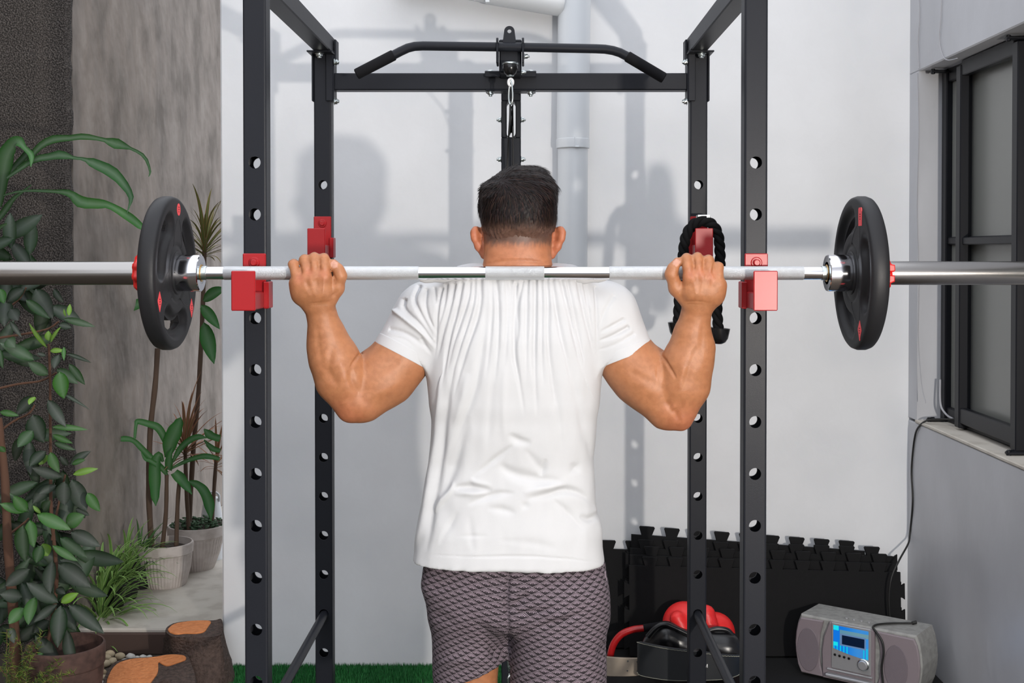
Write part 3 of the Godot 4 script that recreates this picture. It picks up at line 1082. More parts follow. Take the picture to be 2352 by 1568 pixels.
func hooks(xl: float, xr: float) -> void:
	for q in [[xl, FRONT, 603.0, 1.0, "red bar hook on the near upright beside the weight plate and plants", "front"], [xr, FRONT, 603.0, -1.0, "red bar hook on the near upright beside the radio-side weight plate", "front"], [xl, BACK, 513.0, 1.0, "red bar hook on the rear upright above the man's left fist", "rear"], [xr, BACK, 513.0, -1.0, "red bar hook on the rear upright carrying the black rope", "rear"]]:
		var at := Vector3(q[0], PX(1200, q[2], q[1]).y, -q[1] + 0.0005)
		var h := thing("bar_hook", q[4], "bar hook", at, "red bar hooks on the rack")
		for e in hook_mesh(q[3]): local_part(e[0], e[1], M.hook_red, h)
	# triceps rope slung over the rear hook
	var d := 3.44
	var rp := thing("triceps_rope", "black twisted pull-down rope with end cups slung over the rear hook", "rope", PX(1612, 640, d))
	var mid := []
	for p in [[1558, 742, 0], [1560, 690, 0], [1566, 630, 0], [1570, 575, 0], [1575, 545, 0], [1585, 524, 0], [1598, 512, 0], [1616, 508, 0], [1634, 514, 0], [1646, 530, 0], [1652, 555, 0], [1654, 600, 0], [1650, 660, 0], [1647, 710, 0], [1650, 756, 0]]:
		mid.append(PX(p[0], p[1], d))
	var curve := Curve3D.new()
	for k in mid.size():
		var t: Vector3 = (mid[mini(k + 1, mid.size() - 1)] - mid[maxi(k - 1, 0)]) * 0.17
		curve.add_point(mid[k], -t, t)
	var total := curve.get_baked_length()
	var b := MB.new()
	for s in 3:
		var pts := []
		var steps := 190
		for k in steps + 1:
			var l := total * k / steps
			var p := curve.sample_baked(l, true)
			var t := (curve.sample_baked(minf(l + 0.004, total), true) - curve.sample_baked(maxf(l - 0.004, 0.0), true)).normalized()
			var x := Vector3(0, 0, 1)
			var y := t.cross(x).normalized()
			var a := TAU * (l / 0.075 + s / 3.0)
			pts.append(p + (x * sin(a) + y * cos(a)) * 0.0075)
		b.tube(pts, 0.0085, 9)
	part("rope", b, M.rope_black, rp)
	for q in [[1560, 742, 0.06], [1651, 756, -0.08]]:
		b = MB.new()
		var xf := Transform3D(Basis(Vector3(0, 0, 1), q[2]), PX(q[0], q[1], d))
		b.lathe([Vector2(0, -0.042), Vector2(0.012, -0.041), Vector2(0.022, -0.035), Vector2(0.028, -0.024), Vector2(0.031, -0.004), Vector2(0.032, 0.004), Vector2(0.03, 0.004), Vector2(0.024, 0.0), Vector2(0.0, 0.0)], xf, 28)
		part("end_cup", b, M.gloss_black, rp)
	b = MB.new()
	var cp := PX(1615, 509, 3.455)
	for s in [-1.0, 1.0]: b.box(cp + Vector3(s * 0.012, 0.004, 0), Vector3(0.012, 0.03, 0.036), 0.002)
	b.box(cp + Vector3(0, 0.017, 0), Vector3(0.036, 0.004, 0.036), 0.0015)
	part("clip", b, M.zinc, rp)

# ---------------------------------------------------------------- barbell
const BAR_D := 2.588

func ring_tube(b: MB, xa: float, xb: float, y: float, r: float, bev := 0.001, seg := 40) -> void:
	b.lathe([Vector2(0, 0), Vector2(r - bev, 0), Vector2(r, bev), Vector2(r, xb - xa - bev), Vector2(r - bev, xb - xa), Vector2(0, xb - xa)], Transform3D(b.axis(Vector3.RIGHT), Vector3(xa, y, -BAR_D)), seg)

func barbell() -> void:
	var y := PX(1176, 627, BAR_D).y
	var e0 := PX(463, 630, BAR_D).x
	var e1 := PX(1899, 630, BAR_D).x
	var bar := thing("barbell", "long chrome barbell lying across the man's upper back", "barbell", Vector3((e0 + e1) * 0.5, y, -BAR_D))
	var b := MB.new()
	ring_tube(b, e0 - 0.02, e1 + 0.02, y, 0.0138)
	part("shaft", b, M.chrome, bar)
	for q in [[515, 962], [1115, 1250], [1399, 1845]]:
		b = MB.new()
		ring_tube(b, PX(q[0], 630, BAR_D).x, PX(q[1], 630, BAR_D).x, y, 0.0145, 0.0006)
		part("knurling", b, M.knurl, bar)
	for s in [-1.0, 1.0]:
		var e: float = e0 if s < 0 else e1
		b = MB.new()
		ring_tube(b, minf(e, e + s * 0.445), maxf(e, e + s * 0.445), y, 0.0252)
		part("sleeve", b, M.sleeve_steel, bar)
		b = MB.new()
		ring_tube(b, minf(e, e + s * 0.052), maxf(e, e + s * 0.052), y, 0.0392, 0.0015)
		part("collar", b, M.chrome, bar)
		b = MB.new()
		ring_tube(b, minf(e - s * 0.001, e + s * 0.01), maxf(e - s * 0.001, e + s * 0.01), y, 0.0185, 0.0005)
		part("bushing", b, M.brass, bar)
		b = MB.new()
		ring_tube(b, minf(e - s * 0.012, e + s * 0.01), maxf(e - s * 0.012, e + s * 0.01), y, 0.0152, 0.0005)
		part("snap_ring", b, M.zinc, bar)
		plate(s, e + s * 0.052, y)
		clamp_(s, e + s * 0.093, y)

func plate(s: float, xi: float, y: float) -> void:
	# local: x points out along the bar, away from the lifter; the face that shows is at x = 0
	var side := "plant" if s < 0 else "window"
	var o := thing("weight_plate", "black rubber weight plate with red stickers on the %s side of the bar" % side, "weight plate", Vector3(xi, y, -BAR_D), "weight plates on the barbell", Basis(Vector3(s, 0, 0), Vector3.UP, Vector3(0, 0, s)))
	var b := MB.new()
	var R := 0.163
	# three long grips are cut through between hub and rim
	var slots := []
	var turn := -0.1 if s < 0 else PI * 0.5
	for k in 3: slots.append(turn + TAU * k / 3.0 + PI / 2.0 + PI / 3.0)
	var depth := func(p: Vector2, back: bool) -> float:
		var r := p.length()
		var x := 0.0
		if r > R - 0.012: x = 0.012 - sqrt(maxf(0.0, 0.012 * 0.012 - pow(r - R + 0.012, 2)))
		elif r < 0.05: x = -0.0008
		if not back and r > 0.052 and r < 0.066: x = 0.002 * (0.5 - 0.5 * cos(TAU * (r - 0.052) / 0.014))
		return x
	var nr := 46
	var na := 144
	var inside := func(p: Vector2) -> float:   # < 0 in a grip
		var best := 1.0
		for a in slots:
			var q := p.rotated(-a)
			# an arched slot: a band of an annulus with round ends
			var ang := clampf(q.angle(), -0.5, 0.5)
			var c := Vector2.from_angle(ang) * 0.112
			best = minf(best, (q - c).length() - 0.019)
		return best
	var grid := []
	for back in [false, true]:
		var start := b.v.size()
		for i in nr + 1:
			var r := lerpf(0.0255, R, float(i) / nr)
			for j in na:
				var a := TAU * j / na
				var p := Vector2(cos(a), sin(a)) * r
				var e: float = inside.call(p)
				var x: float = depth.call(p, back)
				if e < 0.012:
					var t := clampf((0.012 - e) / 0.016, 0.0, 1.0)
					x += 0.0125 * t * t * (3.0 - 2.0 * t)
				b.add(Vector3(x if not back else 0.037 - x, p.y, p.x))
		grid.append(start)
		for i in nr:
			for j in na:
				var j1 := (j + 1) % na
				var a := start + i * na + j
				var bb := start + i * na + j1
				var c := start + (i + 1) * na + j1
				var d := start + (i + 1) * na + j
				var r := lerpf(0.0255, R, (i + 0.5) / nr)
				var am := TAU * (j + 0.5) / na
				if inside.call(Vector2(cos(am), sin(am)) * r) < -0.0085: continue
				if back: b.quad_i(a, d, c, bb)
				else: b.quad_i(a, bb, c, d)
	# outer rim and the edges of the cut grips
	for j in na:
		var j1 := (j + 1) % na
		b.quad_i(grid[0] + nr * na + j, grid[0] + nr * na + j1, grid[1] + nr * na + j1, grid[1] + nr * na + j)
	for i in nr:
		for j in na:
			var here: bool = inside.call(Vector2.from_angle(TAU * (j + 0.5) / na) * lerpf(0.0255, R, (i + 0.5) / nr)) < -0.0085
			if not here: continue
			for nb in [[1, 0], [-1, 0], [0, 1], [0, -1]]:
				var i2: int = i + nb[0]
				var j2: int = (j + nb[1] + na) % na
				if inside.call(Vector2.from_angle(TAU * (j2 + 0.5) / na) * lerpf(0.0255, R, (i2 + 0.5) / nr)) < -0.0085: continue
				var va := 0
				var vb := 0
				if nb[0] == 1: va = (i + 1) * na + j; vb = (i + 1) * na + (j + 1) % na
				elif nb[0] == -1: va = i * na + (j + 1) % na; vb = i * na + j
				elif nb[1] == 1: va = i * na + (j + 1) % na; vb = (i + 1) * na + (j + 1) % na
				else: va = (i + 1) * na + j; vb = i * na + j
				b.quad(b.v[grid[0] + va], b.v[grid[0] + vb], b.v[grid[1] + vb], b.v[grid[1] + va])
	local_part("disc", b, M.rubber, o)
	# raised web lines between the grips
	for k in 3:
		var a: float = slots[k] + PI / 3.0
		b = MB.new()
		for e in [-1.0, 1.0]:
			var pts := []
			for q in 8:
				var t := q / 7.0
				var p := Vector2.from_angle(a + e * lerpf(0.06, 0.5, t)) * lerpf(0.115, 0.062, t)
				pts.append(Vector3(0.001, p.y, p.x))
			b.tube(pts, 0.0016, 6)
		local_part("raised_line", b, M.rubber, o)
	b = MB.new()
	ring_local(b, 0.025, 0.046, 0.0005, 0.004)
	local_part("hub_ring", b, M.rubber, o)
	# red stickers
	for k in 3:
		var a: float = slots[k] + PI / 3.0
		var c := Vector2.from_angle(a) * 0.136
		var poly := PackedVector2Array()
		if s < 0 and k == 2:
			for q in 20: poly.append(Vector2(cos(TAU * q / 20.0) * 0.012, sin(TAU * q / 20.0) * 0.013))
		elif s > 0 and k == 1:
			poly = PackedVector2Array([Vector2(-0.012, -0.019), Vector2(0.012, -0.019), Vector2(0.013, 0.016), Vector2(0.009, 0.019), Vector2(-0.009, 0.019), Vector2(-0.013, 0.016)])
		else:
			poly = PackedVector2Array([Vector2(0, -0.021), Vector2(0.013, 0.0), Vector2(0.011, 0.004), Vector2(0, 0.021), Vector2(-0.013, 0.004), Vector2(-0.013, 0)])
		var bs := Basis(Vector3(0, 0, 1), Vector3.UP, Vector3(-1, 0, 0))
		b = MB.new()
		b.prism(poly, 0.0008, Transform3D(bs, Vector3(0.0002, c.y, c.x)), 0.0)
		var st := local_part("sticker", b, M.sticker_red, o)
		b = MB.new()
		for q in 3:
			b.box(Vector3(-0.0008, c.y + 0.005 - q * 0.005, c.x), Vector3(0.0006, 0.0022, 0.009 - q * 0.0015), 0.0)
		local_part("print", b, M.sticker_ink, st)

func ring_local(b: MB, r0: float, r1: float, x0: float, h: float) -> void:
	b.lathe([Vector2(r0, 0), Vector2(r0, h), Vector2(r1 - 0.002, h), Vector2(r1, h - 0.002), Vector2(r1, 0)], Transform3D(b.axis(Vector3.LEFT), Vector3(x0, 0, 0)), 48)

func clamp_(s: float, xi: float, y: float) -> void:
	var side := "plant" if s < 0 else "window"
	var o := thing("collar_clamp", "red plastic collar clamp behind the weight plate on the %s side" % side, "collar clamp", Vector3(xi, y, -BAR_D), "red collar clamps on the barbell", Basis(Vector3(s, 0, 0), Vector3.UP, Vector3(0, 0, s)))
	var b := MB.new()
	var knob := func(a: float, _k: int) -> float: return 1.0 + 0.07 * (1.0 if sin(a * 9.0) > 0.0 else -1.0)
	var w := 0.044 if s < 0 else 0.036
	b.lathe([Vector2(0.0254, 0), Vector2(0.036, 0), Vector2(0.039, 0.003), Vector2(0.039, w - 0.006), Vector2(0.034, w), Vector2(0.0254, w)], Transform3D(b.axis(Vector3.RIGHT), Vector3.ZERO), 54, knob)
	local_part("ring", b, M.clamp_red, o)
	b = MB.new()
	if s > 0:
		b.prism(PackedVector2Array([Vector2(0, 0.003), Vector2(0.033, 0.003), Vector2(0.037, 0.006), Vector2(0.036, 0.018), Vector2(0.025, 0.02), Vector2(0.017, 0.047), Vector2(0.0, 0.05)]), 0.024, Transform3D(Basis(), Vector3(0.002, 0.0, 0.024)), 0.003)
		b.prism(PackedVector2Array([Vector2(0, -0.042), Vector2(0.016, -0.04), Vector2(0.024, -0.022), Vector2(0.036, -0.017), Vector2(0.036, -0.004), Vector2(0.0, -0.002)]), 0.024, Transform3D(Basis(), Vector3(0.002, 0.0, 0.024)), 0.003)
	else:
		b.box(Vector3(0.02, 0.042, 0), Vector3(0.03, 0.014, 0.03), 0.003)
	local_part("lever", b, M.clamp_red, o)

# ---------------------------------------------------------------- the man
const PM := 0.00094   # metres per picture pixel at the man's distance

func P3(a: Array) -> Vector3:
	return PX(a[0], a[1], a[2])

func chain_px(f: Field, rows: Array) -> void:
	# rows of [x, y, distance, radius in metres]
	for k in rows.size() - 1:
		f.cone(P3(rows[k]), P3(rows[k + 1]), rows[k][3], rows[k + 1][3])

func row_px(rows: Array, d := 2.68, grow := 0.0) -> Array:
	# rows of [y, x left, x right, distance of the back, distance of the front]
	var out := []
	for r in rows:
		var a := PX(r[1], r[0], d)
		var b := PX(r[2], r[0], d)
		out.append([a.y, a.x - grow, b.x + grow, -r[4] - grow, -r[3] + grow])
	return out

var nape_noise := FastNoiseLite.new()

func nape(p: Vector3) -> float:   # 0 in the full hair of the head, 1 on the shaved neck
	var q := pic(p)
	return clampf((q.y - 486.0 + nape_noise.get_noise_2d(p.x * 130.0, p.y * 40.0) * 9.0) / 84.0, 0.0, 1.0)

func stubble() -> Color:
	return lin(0.4, 0.3, 0.255)

func skin_color(p: Vector3, n: Vector3) -> Color:
	var c := bare_skin(p, n)
	if p.y > 1.42 and absf(p.x + 0.02) < 0.075 and p.z > -2.76: c = stubble().lerp(c, smoothstep(0.76, 1.02, nape(p)))
	return c

func bare_skin(p: Vector3, n: Vector3) -> Color:
	var base := lin(0.685, 0.46, 0.315)
	var red := lin(0.735, 0.415, 0.305)
	var t := 0.0
	if p.y > 1.4 and absf(p.x + 0.02) < 0.14: t = 0.6 if absf(p.x + 0.02) > 0.075 else 0.22   # ears and neck
	t = maxf(t, 0.55 * exp(-p.distance_squared_to(PX(797, 945, 2.62)) / 0.002))   # elbows
	t = maxf(t, 0.55 * exp(-p.distance_squared_to(PX(1568, 965, 2.62)) / 0.002))
	for q in [[710, 626], [743, 630], [690, 640], [1585, 630], [1608, 628], [1632, 634]]:
		t = maxf(t, 0.5 * exp(-p.distance_squared_to(PX(q[0], q[1], 2.545)) / 0.00016))
	for q in [[768, 606], [1554, 602]]:                                          # thumb nails
		if p.distance_to(PX(q[0], q[1], 2.553)) < 0.0085 and n.z > 0.5: return lin(0.78, 0.59, 0.51)
	return base.lerp(red, t)

func person() -> void:
	var root := thing("person", "man in white t-shirt and patterned shorts seen from behind, holding the barbell", "person", Vector3(-0.03, 0, -2.69))
	nape_noise.seed = 3
	nape_noise.frequency = 1.0
	var sk := vmat("skin", 0.5)
	sk.subsurf_scatter_enabled = true
	sk.subsurf_scatter_strength = 0.12
	tri_map(sk, Vector3.ONE * 9.0)
	sk.normal_enabled = true
	sk.normal_scale = 0.22
	sk.normal_texture = noise_tex(0.12, 512, 41, 4, null, 5.0)
	sk.albedo_texture = noise_tex(0.012, 512, 42, 4, ramp([[0.25, Color(0.93, 0.91, 0.9)], [0.65, Color(1, 1, 1)]]))
	body(root, sk)
	shirt(root)
	shorts(root)
	hair(root)
	shoes(root)

func arms_field() -> Field:
	var f := Field.new()
	f.blend = 0.006
	# upper arm, left then right in the picture
	f.group(0.022)
	chain_px(f, [[990, 745, 2.685, 0.05], [945, 795, 2.672, 0.057], [912, 832, 2.665, 0.0615], [872, 870, 2.65, 0.058], [826, 918, 2.63, 0.043]])
	chain_px(f, [[900, 880, 2.665, 0.045], [835, 925, 2.635, 0.036], [801, 946, 2.622, 0.0195]])
	chain_px(f, [[886, 842, 2.685, 0.036], [852, 850, 2.67, 0.04]])
	f.group(0.022)
	chain_px(f, [[1392, 752, 2.685, 0.05], [1424, 800, 2.672, 0.057], [1452, 838, 2.665, 0.0615], [1490, 872, 2.65, 0.06], [1540, 925, 2.63, 0.043]])
	chain_px(f, [[1462, 880, 2.665, 0.045], [1532, 945, 2.635, 0.036], [1566, 967, 2.622, 0.0195]])
	chain_px(f, [[1476, 846, 2.685, 0.036], [1508, 852, 2.67, 0.042]])
	# forearms
	f.group(0.02)
	chain_px(f, [[812, 918, 2.628, 0.043], [790, 868, 2.622, 0.05], [768, 822, 2.615, 0.049], [750, 768, 2.605, 0.0365], [737, 715, 2.594, 0.0275], [733, 690, 2.588, 0.0285]])
	chain_px(f, [[801, 940, 2.622, 0.021], [765, 880, 2.615, 0.03], [742, 800, 2.605, 0.03]])
	f.group(0.02)
	chain_px(f, [[1553, 930, 2.628, 0.043], [1565, 880, 2.622, 0.049], [1577, 830, 2.615, 0.049], [1590, 768, 2.605, 0.0365], [1600, 715, 2.594, 0.0275], [1602, 692, 2.588, 0.0285]])
	chain_px(f, [[1566, 962, 2.622, 0.021], [1592, 890, 2.615, 0.03], [1612, 800, 2.605, 0.028]])
	# palms
	f.group(0.016)
	for q in [[686, 650], [704, 641], [724, 636], [746, 636]]:
		chain_px(f, [[lerpf(734, q[0], 0.4), 697, 2.582, 0.0205], [lerpf(734, q[0], 0.8), 668, 2.566, 0.018], [q[0], q[1], 2.555, 0.0132]])
	chain_px(f, [[690, 678, 2.575, 0.018], [680, 650, 2.564, 0.014]])
	f.group(0.016)
	for q in [[1584, 636], [1606, 634], [1629, 640], [1649, 652]]:
		chain_px(f, [[lerpf(1601, q[0], 0.4), 698, 2.582, 0.0205], [lerpf(1601, q[0], 0.8), 670, 2.566, 0.018], [q[0], q[1], 2.555, 0.0132]])
	chain_px(f, [[1643, 680, 2.575, 0.018], [1652, 655, 2.564, 0.014]])
	# fingers, each rooted in the palm and closed round the bar
	for q in [[684, 646, 673, 606, 675, 0.0098], [704, 636, 699, 596, 700, 0.0106], [723, 631, 721, 592, 722, 0.0112], [746, 632, 744, 594, 744, 0.0112], [1583, 634, 1577, 594, 1577, 0.0112], [1606, 630, 1602, 592, 1602, 0.0112], [1630, 636, 1628, 597, 1627, 0.0106], [1650, 648, 1651, 612, 1648, 0.0098]]:
		f.group(0.004)
		var r: float = q[5]
		chain_px(f, [[q[0], q[1] + 4, 2.5535, r * 1.14], [lerpf(q[0], q[2], 0.5), lerpf(q[1], q[3], 0.5), 2.554, r * 0.98], [q[2], q[3] + 1, 2.562, r * 1.02], [q[4], q[3] - 1, 2.582, r * 0.95], [q[4], q[3] + 6, 2.604, r * 0.9], [q[4], q[3] + 32, 2.6135, r * 0.82]])
	# thumbs
	f.group(0.008)
	chain_px(f, [[751, 694, 2.58, 0.019], [774, 662, 2.572, 0.0145], [782, 633, 2.564, 0.0125], [777, 619, 2.563, 0.0108], [766, 605, 2.564, 0.0095]])
	f.group(0.008)
	chain_px(f, [[1584, 694, 2.58, 0.019], [1553, 662, 2.572, 0.015], [1542, 630, 2.564, 0.0128], [1546, 616, 2.563, 0.0108], [1556, 601, 2.564, 0.0095]])
	return f

func head_field() -> Field:
	var f := Field.new()
	f.blend = 0.01
	f.group(0.03)
	f.egg(PX(1190, 485, 2.70), Vector3(0.077, 0.098, 0.098))
	f.egg(PX(1190, 545, 2.705), Vector3(0.07, 0.075, 0.08))
	chain_px(f, [[1190, 545, 2.68, 0.056], [1189, 600, 2.676, 0.062], [1188, 660, 2.685, 0.074]])
	chain_px(f, [[1150, 590, 2.65, 0.024], [1140, 660, 2.655, 0.04]])
	chain_px(f, [[1228, 590, 2.65, 0.024], [1238, 660, 2.655, 0.04]])
	# the face, turned away
	f.egg(PX(1190, 590, 2.755), Vector3(0.05, 0.04, 0.045))
	chain_px(f, [[1190, 500, 2.792, 0.01], [1190, 545, 2.818, 0.014]])
	chain_px(f, [[1165, 490, 2.78, 0.014], [1215, 490, 2.78, 0.014]])
	chain_px(f, [[1175, 575, 2.795, 0.009], [1205, 575, 2.795, 0.009]])
	# ears
	f.group(0.012)
	for s in [-1.0, 1.0]:
		var c := 1189.0
		var e := 1.0 if s > 0 else 0.98
		var pts := [[c + s * 80 * e, 588, 2.695, 0.0065], [c + s * 92 * e, 566, 2.688, 0.0062], [c + s * 101 * e, 548, 2.682, 0.0052], [c + s * 103 * e, 534, 2.682, 0.0048], [c + s * 98 * e, 527, 2.686, 0.0048], [c + s * 86 * e, 528, 2.70, 0.005]]
		chain_px(f, pts)
		chain_px(f, [[c + s * 78, 540, 2.705, 0.010], [c + s * 90, 540, 2.693, 0.0055], [c + s * 97, 542, 2.689, 0.004]])
		chain_px(f, [[c + s * 78, 560, 2.70, 0.010], [c + s * 86, 562, 2.693, 0.006]])
	return f

func body(root: Node3D, sk: Material) -> void:
	var out := MB.new()
	var f := arms_field()
	var fs := {}
	skin_lines(fs)
	for x in [[650, 1020], [1360, 1675]]:
		for y in [[696, 1012, 0.0046], [570, 702, 0.0031]]:
			var m := MB.new()
			f.net(Vector3(PX(x[0], 700, 2.6).x, PX(700, y[1], 2.6).y, -2.79), Vector3(PX(x[1], 700, 2.6).x, PX(700, y[0], 2.6).y, -2.52 if y[2] > 0.004 else -2.525), y[2], m)
			if y[2] > 0.004:
				m.split(-0.1)
				m.relax(1, 0.4)
			var nn := m.normals()
			for k in m.v.size():
				if nn[k].z > 0.05:
					var q := pic(m.v[k])
					m.v[k] += nn[k] * fold_at(q.x, q.y, fs)
			out.join(m)
	var hd := MB.new()
	head_field().net(Vector3(PX(1070, 500, 2.7).x, PX(1190, 680, 2.7).y, -2.86), Vector3(PX(1310, 500, 2.7).x, PX(1190, 380, 2.7).y, -2.56), 0.0034, hd)
	fold(fs, 0, 0, 1.0, [1118, 606, 1150, 600, 1190, 598, 1228, 600, 1260, 606], 3.0, -0.003, 0.3)
	var hn := hd.normals()
	for k in hd.v.size():
		if hn[k].z > 0.2:
			var q := pic(hd.v[k])
			hd.v[k] += hn[k] * fold_at(q.x, q.y, fs)
	out.join(hd)
	# trunk and legs under the clothes
	f = Field.new()
	f.blend = 0.03
	f.group(0.04)
	f.rows(row_px([[640, 1080, 1290, 2.64, 2.73], [690, 1020, 1345, 2.61, 2.76], [780, 1005, 1362, 2.60, 2.77], [900, 1015, 1350, 2.61, 2.77], [1060, 1030, 1335, 2.63, 2.76], [1200, 1010, 1350, 2.63, 2.76], [1300, 1000, 1365, 2.61, 2.76], [1400, 1010, 1365, 2.62, 2.77]]), 0.04)
	f.cone(PX(1020, 725, 2.685), PX(1355, 725, 2.685), 0.055, 0.055)
	f.group(0.03)
	for s in [-1.0, 1.0]:
		var hip := Vector3(-0.024 + s * 0.088, 0.83, -2.7)
		var z := -2.705 if s < 0 else -2.665
		var knee := Vector3(-0.024 + s * 0.098, 0.46, z + 0.01 if s > 0 else z)
		var ankle := Vector3(-0.024 + s * 0.105, 0.08, z + 0.02)
		f.cone(hip, knee, 0.078, 0.052)
		f.cone(knee, knee.lerp(ankle, 0.3) + Vector3(0, 0, 0.015), 0.05, 0.052)
		f.cone(knee.lerp(ankle, 0.3) + Vector3(0, 0, 0.015), ankle, 0.052, 0.036)
		f.cone(ankle, ankle + Vector3(s * 0.015, -0.035, -0.14), 0.036, 0.03)
	f.net(Vector3(-0.3, 0.0, -2.95), Vector3(0.25, 1.45, -2.55), 0.011, out)
	var n := out.normals()
	for k in out.v.size(): out.c[k] = skin_color(out.v[k], n[k])
	part("body", out, sk, root)

func skin_lines(fs: Dictionary) -> void:
	# creases, tendons and muscle edges of the arms and hands
	var g := func(flat: Array, w: float, amp: float) -> void: fold(fs, 600, 540, 3.136, flat, w, amp, 0.4)
	g.call([730, 838, 690, 880, 640, 955], 3.5, -0.004)
	g.call([530, 790, 490, 890, 480, 980, 560, 1100], 9.0, -0.0036)
	g.call([645, 960, 650, 1060, 710, 1150], 8.0, -0.0036)
	g.call([560, 900, 590, 980, 600, 1060], 11.0, 0.0024)
	g.call([400, 640, 420, 880, 490, 1060], 8.0, -0.002)
	g.call([580, 1190, 640, 1250], 10.0, 0.002)
	g.call([740, 1020, 870, 960, 1000, 900], 11.0, -0.0026)
	g.call([720, 1180, 900, 1120, 1080, 1030], 14.0, 0.002)
	g.call([345, 490, 430, 486, 522, 476], 2.2, -0.0014)
	g.call([350, 506, 440, 500, 518, 492], 2.0, -0.0009)
	g.call([345, 280, 365, 370, 395, 450], 3.5, 0.0014)
	g.call([450, 290, 452, 370, 440, 450], 3.5, 0.0014)
	g.call([290, 310, 320, 390, 360, 450], 3.5, 0.0012)
	g.call([395, 300, 405, 380], 4.0, -0.002)
	g.call([318, 320, 345, 390], 4.0, -0.002)
	g.call([560, 390, 530, 420, 490, 450], 5.0, -0.0018)
	g.call([545, 340, 525, 300, 495, 240], 2.6, -0.002)
	for q in [[276, 200, 290, 290], [345, 180, 352, 270], [415, 172, 420, 262]]: fold(fs, 600, 540, 3.136, q, 2.4, -0.0032, 0.3)
	var r := func(flat: Array, w: float, amp: float) -> void: fold(fs, 1280, 480, 2.8, flat, w, amp, 0.4)
	r.call([672, 938, 715, 1010, 768, 1095], 3.5, -0.004)
	r.call([640, 990, 646, 1120], 3.5, -0.0012)
	r.call([690, 1230, 755, 1300, 790, 1370], 8.0, -0.0036)
	r.call([730, 1262, 760, 1290], 7.0, 0.003)
	r.call([790, 1320, 820, 1400], 10.0, 0.002)
	r.call([900, 880, 850, 1030, 800, 1170], 9.0, -0.003)
	r.call([820, 1000, 800, 1080, 790, 1160], 10.0, 0.002)
	r.call([940, 720, 930, 880, 890, 1050], 8.0, -0.0016)
	r.call([450, 1040, 560, 1090, 680, 1150], 11.0, -0.0026)
	r.call([440, 1180, 560, 1270, 660, 1330], 14.0, 0.002)
	r.call([806, 598, 890, 592, 985, 606], 2.2, -0.0014)
	r.call([812, 614, 890, 610, 978, 620], 2.0, -0.0009)
	r.call([868, 400, 880, 490, 900, 570], 3.5, 0.0014)
	r.call([945, 410, 935, 490, 915, 570], 3.5, 0.0014)
	r.call([905, 400, 908, 480], 4.0, -0.002)
	r.call([985, 430, 970, 510], 4.0, -0.002)
	r.call([770, 440, 790, 400, 798, 340], 2.6, -0.002)
	for q in [[878, 320, 880, 396], [942, 322, 942, 400], [1008, 345, 1000, 420]]: fold(fs, 1280, 480, 2.8, q, 2.4, -0.0032, 0.3)

# folds: soft grooves (depth < 0) and ridges (> 0) along lines traced on the cloth, in picture pixels
func fold_at(x: float, y: float, folds: Dictionary) -> float:
	var h := 0.0
	for f in folds.get(int(x / 40.0) + int(y / 40.0) * 100, []):
		var bb: Rect2 = f[3]
		if x < bb.position.x or y < bb.position.y or x > bb.end.x or y > bb.end.y: continue
		var pts: PackedVector2Array = f[0]
		var best := 1e9
		var along := 0.0
		var n := pts.size() - 1
		var p := Vector2(x, y)
		for k in n:
			var c := Geometry2D.get_closest_point_to_segment(p, pts[k], pts[k + 1])
			var d := p.distance_squared_to(c)
			if d < best:
				best = d
				along = (k + c.distance_to(pts[k]) / maxf(pts[k].distance_to(pts[k + 1]), 0.001)) / n
		# creases that hang from the bar start at full depth
		var fade := smoothstep(0.0, f[4], minf(along, 1.0 - along) + 0.03) if f[4] > 0.5 or f[4] < 0.45 else smoothstep(0.0, 0.07, along + 0.02) * smoothstep(0.0, 0.62, 1.0 - along + 0.02)
		var w: float = f[1] * (0.55 + 0.45 * fade)
		h += f[2] * fade * exp(-best / (w * w))
	return h

func fold(out: Dictionary, ox: float, oy: float, sc: float, flat: Array, w: float, amp: float, fade := 0.3) -> void:
	var pts := PackedVector2Array()
	for k in range(0, flat.size(), 2): pts.append(Vector2(ox + flat[k] / sc, oy + flat[k + 1] / sc))
	for again in 2:   # round the line off
		var q := PackedVector2Array([pts[0]])
		for k in pts.size() - 1:
			q.append(pts[k].lerp(pts[k + 1], 0.25))
			q.append(pts[k].lerp(pts[k + 1], 0.75))
		q.append(pts[-1])
		if pts.size() > 2: pts = q
	var bb := Rect2(pts[0], Vector2.ZERO)
	for p in pts: bb = bb.expand(p)
	bb = bb.grow(w * 2.3)
	var rec := [pts, w, amp, bb, fade]
	for gy in range(int(bb.position.y / 40.0), int(bb.end.y / 40.0) + 1):
		for gx in range(int(bb.position.x / 40.0), int(bb.end.x / 40.0) + 1):
			var key := gx + gy * 100
			if not out.has(key): out[key] = []
			out[key].append(rec)

func pic(p: Vector3) -> Vector2:   # the picture pixel of a place in the yard
	var q := (p - EYE).rotated(Vector3.RIGHT, -PITCH)
	return Vector2(CX + F * q.x / -q.z, CY - F * q.y / -q.z)

